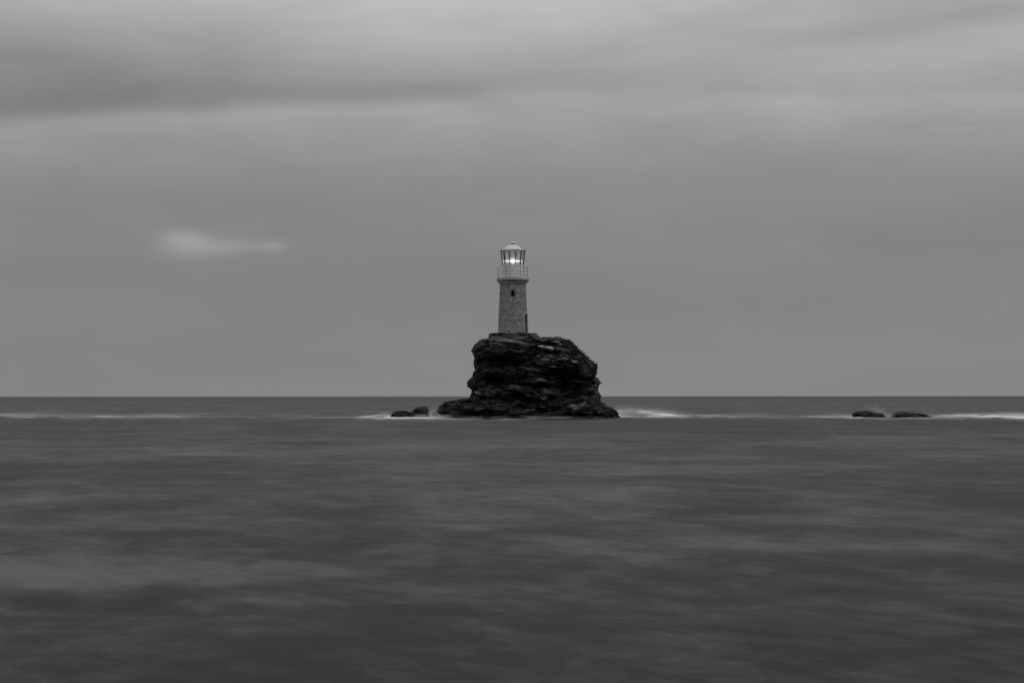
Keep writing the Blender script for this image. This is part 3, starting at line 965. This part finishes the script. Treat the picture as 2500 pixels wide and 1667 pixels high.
def sea_rock(L, Rr, dep, seed, Y0, label, dscale=0.6, dip=0.1, pale_=None):
    vs, fs, t = lump(L, Rr, dep, dep, seed, rows=46, cols=240, dip=dip, dscale=dscale, edge_keep=0.35, n_exp=2.4, toprows=8, fine=1.6, jag=0.7)
    cx = (vs[:, 0].min() + vs[:, 0].max()) / 2
    o = np_mesh('sea_rock', vs - np.array([cx, 0, 0]), fs, M['wet_rock'], smooth=False)
    # tables are measured at distance D; moving a rock in depth rescales it in the picture only slightly
    sc = (D + Y0) / D
    o.location = (cx * sc, D + Y0, H * (1 - sc))
    o.scale = (sc, 1, sc)
    tn = np.clip(1 + 0.8 * t, .35, 2.2)
    set_attr(o, 'tone', tn)
    tag(o, label, 'rock', 'low rocks awash beside the islet')
    return o


sea_rock([(1002.3, 970), (1003.2, 965), (1005, 961), (1008, 958), (1012, 954), (1017, 951), (1030, 948)],
         [(1002.3, 985), (1003.4, 992), (1006, 1001), (1010, 1007), (1014, 1012), (1018, 1015), (1030, 1018)],
         1.5, 101, -1.5, 'low rounded dark rock farthest left of the islet, in front of its neighbour')
sea_rock([(993.4, 1023), (995, 1018), (999, 1012), (1004, 1007), (1012, 1005), (1030, 1003)],
         [(993.4, 1036), (995.5, 1041), (999, 1046), (1004, 1049), (1010, 1047), (1016, 1043), (1030, 1050)],
         1.6, 107, 3.0, 'humped dark rock between the islet and a lower rock, spray at its side')
sea_rock([(1003.8, 2103), (1005.3, 2095), (1007, 2090), (1010, 2083), (1012, 2081), (1015, 2083), (1022, 2082), (1034, 2080)],
         [(1003.8, 2126), (1006, 2132), (1008.5, 2140), (1010, 2152), (1013, 2157), (1017, 2160), (1022, 2163), (1034, 2166)],
         1.8, 113, -1.0, 'dark ledged rock with a pale patch, nearer the islet of the far right pair', dscale=.5)
sea_rock([(1006.2, 2194), (1008, 2188), (1011, 2184), (1013.5, 2179), (1017, 2177), (1022, 2175), (1034, 2172)],
         [(1006.2, 2222), (1008, 2236), (1010, 2254), (1013, 2260), (1016, 2266), (1019, 2275), (1023, 2283), (1034, 2290)],
         1.7, 127, -1.5, 'long low black rock tapering right, farthest right of the rocks')

# ================================================================= staircase cut into the islet's right shoulder
st = empty('stone_staircase', (XP(1420), D - 1.0, ZP(920)))
tag(st, 'rough stone staircase descending the right shoulder of the islet', 'stairs')
corners = [(1393.4, 829.9), (1399.2, 835.7), (1404, 841.3), (1409, 846.4), (1414, 852), (1419.7, 856.7), (1426, 861.8), (1431, 867.4), (1436, 872.4), (1441, 878), (1447.4, 883), (1454.5, 888),
           (1455.5, 893.5), (1455, 899), (1453.5, 904.5), (1453, 910), (1450, 915.5)]
rnd = random.Random(4)
for i, (cx, cy) in enumerate(corners):
    xl = 1372 + i * 3.0 + rnd.uniform(-7, 5)
    if i > 11: xl = 1404 + rnd.uniform(-6, 6) + (i - 11) * 2.5
    x0, x1 = XP(xl), XP(cx)
    z1 = ZP(cy)
    nxt = ZP(corners[i + 1][1]) if i + 1 < len(corners) else z1 - 0.25
    hgt_ = z1 - nxt
    yf = -2.4 - i * 0.17                   # each lower step reaches nearer
    mb = MB()
    # irregular tread slab made of a few stones, with a set-back riser under it
    nst = 5
    cy_j = rnd.uniform(-0.03, 0.03)
    xs = [x0 + (x1 - x0) * (j / nst) + (rnd.uniform(-.12, .12) if 0 < j < nst else 0) for j in range(nst + 1)]
    for j in range(nst):
        fo_ = rnd.uniform(-0.07, 0.07)
        dz_ = rnd.uniform(-0.06, 0.015)
        mb.box(((xs[j] + xs[j + 1]) / 2, (yf + fo_ + 1.8) / 2, z1 - 0.055 + dz_), (xs[j + 1] - xs[j] - 0.012, 1.8 - yf - fo_, 0.11), jit=0.018, rnd=rnd)
        mb.box(((xs[j] + xs[j + 1]) / 2 - .03, (yf + .16 + fo_ + 1.7) / 2, z1 - 0.11 - (hgt_ + 0.05 - 0.11) / 2), (xs[j + 1] - xs[j] - 0.03, 1.7 - (yf + .16 + fo_), hgt_ + 0.05 - 0.11), jit=0.02, rnd=rnd)
    vs = np.array(mb.v) - np.array([XP(1420), -1.0, ZP(920)])
    o = mesh_obj('step', vs, mb.f, M['step'], st)
    recalc(o)
    set_attr(o, 'tone', [t_ for _ in range(nst) for t_ in [rnd.choice((.25, .5, .9, 1.5))] * 8 + [rnd.uniform(.2, .6)] * 8])

# pale concrete steps at the tower's right foot
mb = MB()
zt, zb = ZP(814.2), ZP(828)
mb.box((XP(1304), -1.6, (zt + zb) / 2), (XP(1310.5) - XP(1297.5), 1.5, zt - zb))
mb.box((XP(1313.2), -1.6, (ZP(820) + zb) / 2), (XP(1316) - XP(1310.5) - .004, 1.497, ZP(820) - zb))
o = mb.build('concrete_steps', M['concrete'])
o.location = (0, D, 0)
tag(o, "pale concrete steps on the rock beside the tower's right foot", 'steps')
bv = o.modifiers.new('b', 'BEVEL'); bv.width = 0.02; bv.segments = 2

# ================================================================= lighthouse
ZB = ZP(813.0) - 0.0
CX = XP(1252.4)
lh = empty('lighthouse', (CX, D, ZB))
tag(lh, 'round stone lighthouse with white lantern and lit lamp on top of the rock islet', 'lighthouse')


def z_(py):     # height above the tower foot
    return (813.0 - py) * K


r0, r1 = 36.8 * K, 31.7 * K
ztop = z_(692.8)
# front of the tower faces the camera (-Y). angle phi measured from -Y towards +X
course = 0.140
rows_per = 6
nz = int(round((ztop + 0.25) / (course / rows_per)))
zs = np.linspace(-0.25, ztop, nz + 1)
nth = 540
ph = np.linspace(0, 2 * math.pi, nth, endpoint=False)
ZZ, PH = np.meshgrid(zs, ph, indexing='ij')
rad = r0 + (r1 - r0) * (ZZ / ztop)
q = (ZZ + 1.0) / course
q = q + 0.05 * fbm(PH * 3, ZZ * 2, 0, 61, 2)
ci = np.floor(q); cf = q - ci
nb = 30 + np.floor(rand1(ci, 7) * 8)
sp = PH / (2 * math.pi) * nb + rand1(ci, 8)
sp = sp + 0.22 * np.sin(np.floor(sp) * 2.1 + ci)
si = np.floor(sp) % nb; sf = sp - np.floor(sp)
joint = np.maximum(np.where((cf < 0.16), 1.0, 0.0), np.where((sf < 0.07), 1.0, 0.0))
sr = _hash(ci, si, np.zeros_like(ci), 12)
rad = rad + (sr - 0.5) * 0.030 - joint * 0.028 + 0.006 * vnoise(PH * 40, ZZ * 20, 0, 3)
stone = 0.225 + 0.17 * sr
stone = np.where(joint > 0.5, 0.06, stone)
band = 0.86 + 0.28 * rand1(ci, 19)
stone = stone * band * (0.96 + 0.06 * fbm(PH * 1.2, ZZ * 0.5, 0, 90, 3))
PHW = (PH + math.pi) % (2 * math.pi) - math.pi
stone = np.where(ZZ < 0.75, stone * 1.22, stone)


def arch_in(u_, z_a, w_, zb_, zt_):
    """inside an arched opening: u_ horizontal offset, half width w_, bottom zb_, springing at zt_-w_"""
    spz = zt_ - w_
    return (np.abs(u_) < w_) & (z_a > zb_) & (z_a < spz) | ((u_ ** 2 + (z_a - spz) ** 2 < w_ ** 2) & (z_a >= spz))


win = (0.0, 4.2 * K, z_(726.3), z_(710.6))
DOOR_PH = math.radians(66)
door = (DOOR_PH, 0.43, 0.03, z_(765.5))
holes = [(math.radians(-25), 0.03, z_(697.5), z_(695.2)), (math.radians(-7), 0.03, z_(756), z_(754)), (math.radians(-17), 0.11, z_(811.6), z_(807.8))]
ins = np.zeros(ZZ.shape, bool)
rec = np.zeros_like(ZZ)
for (p0, hw, zb_, zt_), dep in [(win, .30), (door, .22)] + [(h_, .15) for h_ in holes]:
    uu = ((PHW - p0 + math.pi) % (2 * math.pi) - math.pi) * (r0 + (r1 - r0) * ZZ / ztop)
    inside = arch_in(uu, ZZ, hw, zb_, zt_)
    rec = np.where(inside, dep, rec)
rad = rad - rec
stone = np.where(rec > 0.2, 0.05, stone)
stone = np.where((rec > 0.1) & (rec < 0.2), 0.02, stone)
# voussoirs round the window
uu = PHW * rad
ring = arch_in(uu, ZZ, win[1] + .12, win[2], win[3] + .12) & (rec == 0)
stone = np.where(ring & (joint < .5), 0.17, stone)
VX = rad * np.sin(PH); VY = -rad * np.cos(PH)
ix = np.arange(ZZ.size).reshape(ZZ.shape)
A = ix[:-1]; B = ix[1:]
fs = np.stack([A, np.roll(A, -1, 1), np.roll(B, -1, 1), B], -1).reshape(-1, 4)
tw = np_mesh('tower_wall', np.stack([VX, VY, ZZ], -1).reshape(-1, 3), fs, M['masonry'], smooth=False, parent=lh)
set_attr(tw, 'stone', stone.ravel())


def arc_pts(hw, zb_, zt_, n=14):
    spz = zt_ - hw
    pts = [(-hw, zb_)] + [(-hw * math.cos(math.pi * i / n), spz + hw * math.sin(math.pi * i / n)) for i in range(n + 1)] + [(hw, zb_)]
    return pts


def on_wall(p0, u_, z_a, off):
    r_ = r0 + (r1 - r0) * z_a / ztop
    a_ = p0 + u_ / r_
    return ((r_ + off) * math.sin(a_), -(r_ + off) * math.cos(a_), z_a)


def arch_panel(name, p0, hw, zb_, zt_, off, th, mat, parent):
    pts = arc_pts(hw, zb_, zt_)
    n = len(pts)
    vs = [on_wall(p0, a, b, off) for a, b in pts] + [on_wall(p0, a, b, off - th) for a, b in pts]
    fs = [tuple(range(n)), tuple(range(2 * n - 1, n - 1, -1))] + [(i, (i + 1) % n, n + (i + 1) % n, n + i) for i in range(n)]
    o = mesh_obj(name, vs, fs, mat, parent)
    recalc(o)
    return o


def arch_ring(name, p0, hw, zb_, zt_, wd, off, th, mat, parent):
    a_ = arc_pts(hw, zb_, zt_, 18); b_ = arc_pts(hw + wd, zb_, zt_ + wd, 18)
    n = len(a_)
    vs = []
    for o_ in (off, off - th):
        vs += [on_wall(p0, x, z, o_) for x, z in a_] + [on_wall(p0, x, z, o_) for x, z in b_]
    fs = []
    for i in range(n - 1):
        fs += [(i, i + 1, n + i + 1, n + i), (2 * n + i, 3 * n + i, 3 * n + i + 1, 2 * n + i + 1), (i, 2 * n + i, 2 * n + i + 1, i + 1), (n + i, n + i + 1, 3 * n + i + 1, 3 * n + i)]
    fs += [(0, n, 3 * n, 2 * n), (n - 1, 3 * n - 1, 4 * n - 1, 2 * n - 1)]
    o = mesh_obj(name, vs, fs, mat, parent)
    recalc(o)
    return o


wn = arch_panel('window', win[0], win[1] - .004, win[2] + .004, win[3] - .004, -0.22, 0.04, M['black'], lh)
mb = MB()
mb.box((0, 0, 0), (0.025, 0.03, 0.60))
fr_ = mb.build('frame', M['dark_metal'], wn)
fr_.location = (0, -(r0 + (r1 - r0) * win[2] / ztop) + 0.19, (win[2] + win[3]) / 2 - .02)
dr = arch_panel('door', door[0], door[1] - .004, door[2], door[3] - .004, -0.13, 0.05, M['door'], lh)
arch_ring('door_surround', door[0], door[1], 0.0, door[3], 0.11, 0.06, 0.14, M['surround'], lh)
# small grille in the door
mb = MB()
g_ = on_wall(DOOR_PH, 0.02, z_(780), -0.115)
mb.box(g_, (0.22, 0.03, 0.42), rz=DOOR_PH)
gr = mb.build('grille', M['black'], dr)
# base course
mb = MB(); mb.lathe([(r0 - .05, -0.22), (r0 + 0.05, -0.22), (r0 + 0.05, -0.01), (r0 + 0.02, 0.015), (r0 - .05, 0.015)], 120)
mb.build('base_course', M['corbel'], lh)

# cornice ring, corbels, gallery deck
mb = MB()
mb.lathe([(31.0 * K, z_(693.2)), (33.0 * K, z_(693.2)), (34.8 * K, z_(692.2)), (35.0 * K, z_(690.4)), (31.0 * K, z_(690.4))], 128)
mb.build('cornice', M['ledge'], lh, smooth=False)
mb = MB()
mb.lathe([(29 * K, z_(690.4)), (33.2 * K, z_(690.4)), (33.6 * K, z_(685.2)), (29 * K, z_(685.2))], 128)
mb.build('gallery_neck', M['door'], lh)  # near-black colour paints in the shade between the corbels
nc = 36
cm = None
for i in range(nc):
    a_ = 2 * math.pi * (i + .5) / nc
    mb = MB()
    # tapered bracket
    w_ = 0.055
    zt2, zb2 = z_(685.0), z_(690.2)
    ri, ro1, ro2 = 33.0 * K, 35.0 * K, 38.6 * K
    prof = [(ri, zb2), (ro1, zb2), (ro2, zt2 - 0.07), (ro2, zt2), (ri, zt2)]
    vs = []
    for sgn in (-1, 1):
        for (r_, zz) in prof:
            vs.append((sgn * w_, -r_, zz))
    fs = [(4, 3, 2, 1, 0), (5, 6, 7, 8, 9)] + [(j, (j + 1) % 5, 5 + (j + 1) % 5, 5 + j) for j in range(5)]
    if cm is None:
        mb.add(vs, fs)
        cm = mb.build('corbel', M['deck'], lh)
        o = cm
    else:
        o = cm.copy(); COL.objects.link(o); o.parent = lh
    o.rotation_euler = (0, 0, a_)
mb = MB()
mb.lathe([(24 * K, z_(685.0)), (39.6 * K, z_(685.0)), (40.3 * K, z_(684.4)), (40.3 * K, z_(681.2)), (39.8 * K, z_(680.4)), (24 * K, z_(680.2))], 128)
mb.build('gallery_deck', M['deck'], lh)

# lantern base wall
mb = MB()
ri_ = 26.1 * K
mb.lathe([(ri_ - .06, z_(680.0)), (ri_ - .012, z_(680.0)), (ri_ - .012, z_(678.4)), (ri_, z_(678.4)), (ri_, z_(648.2)), (ri_ + .02, z_(648.0)), (ri_ + .02, z_(647.0)), (ri_ - .06, z_(647.0))], 128)
mb.build('lantern_wall', M['white'], lh, smooth=False)
mb = MB(); mb.lathe([(ri_ - .02, z_(680.2)), (ri_ + .05, z_(680.2)), (ri_ + .05, z_(678.6)), (ri_ - .02, z_(678.6))], 96)
mb.build('foot_shadow', M['dark_metal'], lh)  # dark ring put in as the shadow line at the lantern wall's foot
for i in range(12):
    a_ = math.radians(-3 + 30 * i)
    mb = MB()
    p = Vector((math.sin(a_), -math.cos(a_), 0))
    mb.tube(p * (ri_ - .03) + Vector((0, 0, z_(664.5))), p * (ri_ + .035) + Vector((0, 0, z_(664.5))), 0.042, 10)
    mb.build('vent', M['dark_metal'], lh)
# access door panel outline on the lantern wall
mb = MB()
for sgn in (-1, 1):
    a_ = math.radians(-24 + sgn * 9)
    mb.box(((ri_ + .006) * math.sin(a_), -(ri_ + .006) * math.cos(a_), z_(665)), (0.02, 0.02, 26 * K), rz=a_)
a_ = math.radians(-24)
mb.box(((ri_ + .004) * math.sin(a_), -(ri_ + .004) * math.cos(a_), z_(652)), (0.38, 0.02, 0.02), rz=a_)
mb.build('hatch', M['ledge'], lh)

# glazing, inclined outwards
rb, rt_ = 26.0 * K, 30.0 * K
zg0, zg1 = z_(647.0), z_(613.2)
n12 = 12
off = math.radians(12)
for i in range(n12):
    a0 = off + 2 * math.pi * i / n12
    a1 = off + 2 * math.pi * (i + 1) / n12
    mb = MB()
    w_ = 0.034
    for a_ in (a0,):
        d_ = Vector((math.sin(a_), -math.cos(a_), 0)); t_ = Vector((math.cos(a_), math.sin(a_), 0))
        b0, b1 = d_ * rb + Vector((0, 0, zg0)), d_ * rt_ + Vector((0, 0, zg1))
        vs = []
        for c_ in (b0, b1):
            for (s1, s2) in ((-1, -1), (1, -1), (1, 1), (-1, 1)):
                vs.append(c_ + t_ * s1 * w_ + d_ * s2 * 0.05)
        mb.add(vs, [(0, 1, 5, 4), (1, 2, 6, 5), (2, 3, 7, 6), (3, 0, 4, 7), (3, 2, 1, 0), (4, 5, 6, 7)])
    mb.build('mullion', M['dark_metal'], lh)
    g0, g1 = a0 + 0.045, a1 - 0.045
    vs = []
    segs = 6
    for (r_, zz) in ((rb - .01, zg0 + .01), (rt_ - .01, zg1 - .01)):
        for j in range(segs + 1):
            a_ = g0 + (g1 - g0) * j / segs
            vs.append((r_ * math.sin(a_), -r_ * math.cos(a_), zz))
    fs = [(j, j + 1, segs + 2 + j, segs + 1 + j) for j in range(segs)]
    mesh_obj('pane', vs, fs, M['glass'], lh, smooth=True)

# added glowing ring for the lamp's reflected streak, and the lamp itself
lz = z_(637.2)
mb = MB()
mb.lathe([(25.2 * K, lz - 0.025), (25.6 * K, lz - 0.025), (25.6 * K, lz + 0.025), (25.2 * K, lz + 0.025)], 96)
mb.build('streak_ring', M['streak_glow'], lh)
mb = MB()
mb.lathe([(0.001, lz - 0.135)] + [(0.14 * math.sin(math.pi * j / 10), lz - 0.13 * math.cos(math.pi * j / 10)) for j in range(1, 10)] + [(0.001, lz + 0.135)], 40, closed=False)
mb.build('lamp', M['lamp'], lh, smooth=True)
mb = MB(); mb.lathe([(0.001, zg0 - .3), (0.16, zg0 - .3), (0.16, zg0 + .02), (0.09, lz - .22), (0.001, lz - .22)], 24, closed=False)
mb.build('pedestal', M['white'], lh)
# added emissive volume for the lamp's bloom and streak, falling off with distance
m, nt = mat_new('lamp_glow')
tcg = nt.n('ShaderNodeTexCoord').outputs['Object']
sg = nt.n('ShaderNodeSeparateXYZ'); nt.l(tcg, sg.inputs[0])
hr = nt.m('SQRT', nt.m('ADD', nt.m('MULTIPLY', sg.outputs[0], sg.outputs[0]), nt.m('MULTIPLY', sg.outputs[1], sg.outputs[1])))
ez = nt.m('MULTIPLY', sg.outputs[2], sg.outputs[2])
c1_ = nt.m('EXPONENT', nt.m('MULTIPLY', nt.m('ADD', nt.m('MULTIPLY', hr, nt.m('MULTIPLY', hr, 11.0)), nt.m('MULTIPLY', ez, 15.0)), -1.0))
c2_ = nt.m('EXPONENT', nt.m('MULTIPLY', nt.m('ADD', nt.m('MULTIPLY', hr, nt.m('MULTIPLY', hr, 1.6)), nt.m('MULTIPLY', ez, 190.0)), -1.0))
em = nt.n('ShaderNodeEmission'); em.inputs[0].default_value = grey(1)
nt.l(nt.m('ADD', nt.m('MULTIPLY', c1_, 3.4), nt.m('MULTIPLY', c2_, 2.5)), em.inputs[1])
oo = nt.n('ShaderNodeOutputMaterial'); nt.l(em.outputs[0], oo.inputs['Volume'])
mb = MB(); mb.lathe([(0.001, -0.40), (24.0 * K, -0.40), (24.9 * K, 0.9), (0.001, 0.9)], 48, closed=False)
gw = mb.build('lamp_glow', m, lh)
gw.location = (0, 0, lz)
# inner ceiling and floor of the lantern room
mb = MB(); mb.lathe([(0.001, zg0 - .02), (ri_ - .07, zg0 - .02), (ri_ - .07, zg0 - .08), (0.001, zg0 - .08)], 64, closed=False)
mb.build('lantern_floor', M['ledge'], lh)
# ring under the eave and at the glazing foot
mb = MB(); mb.lathe([(29.0 * K, z_(614.0)), (30.6 * K, z_(614.0)), (31.0 * K, z_(612.4)), (29.0 * K, z_(612.4))], 96)
mb.build('eave_ring', M['dark_metal'], lh)
# roof
mb = MB()
mb.lathe([(28.5 * K, z_(612.4)), (31.2 * K, z_(612.4)), (31.2 * K, z_(611.6)), (25.5 * K, z_(609.2)), (24.2 * K, z_(608.4)), (7.2 * K, z_(597.6)), (6.0 * K, z_(597.0)), (4.5 * K, z_(597.0)), (4.5 * K, z_(599)), (24.0 * K, z_(611))], 96)
rf_ = mb.build('roof', M['roof'], lh)
for i in range(12):
    a0 = math.radians(-3 + 30 * i)
    mb = MB()
    d_ = Vector((math.sin(a0), -math.cos(a0), 0)); t_ = Vector((math.cos(a0), math.sin(a0), 0))
    # small handrail loop standing on the eave
    c_ = d_ * (29.4 * K)
    zt3, zb3 = z_(609.3), z_(611.5)
    hw_ = 5.4 * K
    mb.tube(c_ - t_ * hw_ + Vector((0, 0, zb3)), c_ - t_ * hw_ + Vector((0, 0, zt3)), 0.014, 6)
    mb.tube(c_ + t_ * hw_ + Vector((0, 0, zb3)), c_ + t_ * hw_ + Vector((0, 0, zt3)), 0.014, 6)
    mb.tube(c_ - t_ * hw_ + Vector((0, 0, zt3)), c_ + t_ * hw_ + Vector((0, 0, zt3)), 0.014, 6)
    mb.build('grab_rail', M['rail'], rf_)
mb = MB(); mb.lathe([(3.8 * K, z_(597.2)), (4.8 * K, z_(597.2)), (4.8 * K, z_(594.0)), (3.8 * K, z_(594.0))], 40)
mb.build('vent_neck', M['black'], lh)
mb = MB(); mb.lathe([(0.001, z_(594.0)), (6.6 * K, z_(594.2)), (6.9 * K, z_(593.4)), (3.2 * K, z_(590.6)), (1.6 * K, z_(589.2)), (0.001, z_(588.8))], 48, closed=False)
vc = mb.build('ventilator', M['roof'], lh)
mb = MB(); mb.tube((0, 0, z_(589.4)), (0, 0, z_(584.0)), 0.026, 8, 0.014)
mb.build('lightning_rod', M['dark_metal'], vc)

# gallery railing
rl = 36.0 * K
zd = z_(680.3)
rl_root = lh
for i in range(6):
    a_ = math.radians(-90 + 60 * i)
    mb = MB()
    p = Vector((rl * math.sin(a_), -rl * math.cos(a_), 0))
    mb.tube(p + Vector((0, 0, zd)), p + Vector((0, 0, z_(652.4))), 0.020, 8)
    mb.build('railing_post', M['rail'], lh)
a_ = math.radians(46)
mb = MB(); p = Vector((rl * math.sin(a_), -rl * math.cos(a_), 0))
mb.tube(p + Vector((0, 0, z_(676))), p + Vector((0, 0, z_(652.6))), 0.014, 8)
mb.box(p + Vector((0, 0, z_(653.6))), (0.10, 0.10, 0.10))
mb.box(p + Vector((0, 0, z_(674))), (0.09, 0.09, 0.12))
mb.build('bracket', M['dark_metal'], lh)
for zz in (653.2, 662.2, 671.8):
    mb = MB()
    n = 72
    vs = []
    k_ = 6
    for i in range(n):
        a_ = 2 * math.pi * i / n
        for j in range(k_):
            b_ = 2 * math.pi * j / k_
            r_ = rl + 0.012 * math.cos(b_)
            vs.append((r_ * math.cos(a_), r_ * math.sin(a_), z_(zz) + 0.012 * math.sin(b_)))
    fs = [(i * k_ + j, ((i + 1) % n) * k_ + j, ((i + 1) % n) * k_ + (j + 1) % k_, i * k_ + (j + 1) % k_) for i in range(n) for j in range(k_)]
    mb.add(vs, fs)
    mb.build('rail', M['rail'], lh, smooth=True)
a_ = math.radians(-68)
mb = MB(); mb.box((37 * K * math.sin(a_), -37 * K * math.cos(a_), zd + 0.05), (0.30, 0.12, 0.10), rz=a_)
mb.build('equipment_box', M['dark_metal'], lh)


# ================================================================= spray (misty in long exposure, over the breaking water)
def spray(px, py, rx, ry, Y, dens, seed, ysz=1.6, label=None, shear=0.0):
    m, nt = mat_new('spray_mist')
    tcs = nt.n('ShaderNodeTexCoord').outputs['Object']
    ln = nt.n('ShaderNodeVectorMath', operation='LENGTH'); nt.l(tcs, ln.inputs[0])
    fall = nt.rng(ln.outputs['Value'], 0.15, 1.0, 1.0, 0.0)
    nz_ = nt.noise(nt.mapping(tcs, (1.4, 1.4, 0.9), loc=(seed, 0, 0)), 1.6, 4.0, 0.6, 0.5)
    den = nt.m('MULTIPLY', nt.m('MULTIPLY', fall, nt.rng(nz_, 0.35, 0.65, 0.1, 1.6)), dens)
    vo = nt.n('ShaderNodeVolumePrincipled')
    vo.inputs['Color'].default_value = grey(0.95)
    nt.l(den, vo.inputs['Density'])
    oo = nt.n('ShaderNodeOutputMaterial'); nt.l(vo.outputs[0], oo.inputs['Volume'])
    bm = bmesh.new()
    bmesh.ops.create_icosphere(bm, subdivisions=3, radius=1.0)
    me = bpy.data.meshes.new('sea_spray'); bm.to_mesh(me); bm.free()
    me.materials.append(m)
    o = bpy.data.objects.new('sea_spray', me); COL.objects.link(o)
    x, y, z = P(px, py, Y)
    o.location = (x, y, z)
    o.scale = (rx * Y / F, ysz, ry * Y / F)
    o.rotation_euler = (0, shear, 0)
    tag(o, label, 'spray', kind='stuff')
    return o


spray(1062, 1008, 22, 13, 200.5, 2.2, 1.0, 1.2, 'white spray in the gap between the humped rock and the islet')
spray(1545, 1008, 62, 11, 201, 1.2, 2.0, 2.0, "white spray drifting off the islet's right foot", 0.12)
spray(2140, 1001, 40, 14, 206, 0.13, 3.0, 2.5, 'thin spray hanging behind the far right rocks', 0.3)
spray(935, 1013, 32, 8, 202, 0.7, 4.0, 1.5, 'low spray at the left end of the low rounded rock', -0.1)
spray(1290, 1020, 225, 7, 193.0, 1.0, 6.0, 1.2, "thin misty wash along the islet's foot")
spray(1095, 1017, 60, 8, 194.5, 0.9, 7.0, 1.2, "white wash over the islet's low left shelf")
spray(1030, 1016, 34, 9, 198.0, 0.9, 8.0, 0.8, 'wispy spray draining between the two rocks left of the islet')
spray(1556, 1012, 80, 8, 199, 1.6, 9.0, 1.5, "thick low wash running out from the islet's right foot")
spray(2172, 1016, 26, 7, 198.0, 0.8, 10.0, 0.8, 'spray in the gap between the two far right rocks')
spray(2440, 1014, 80, 8, 203, 0.5, 5.0, 2.0, 'spray along the foam line at the right edge')
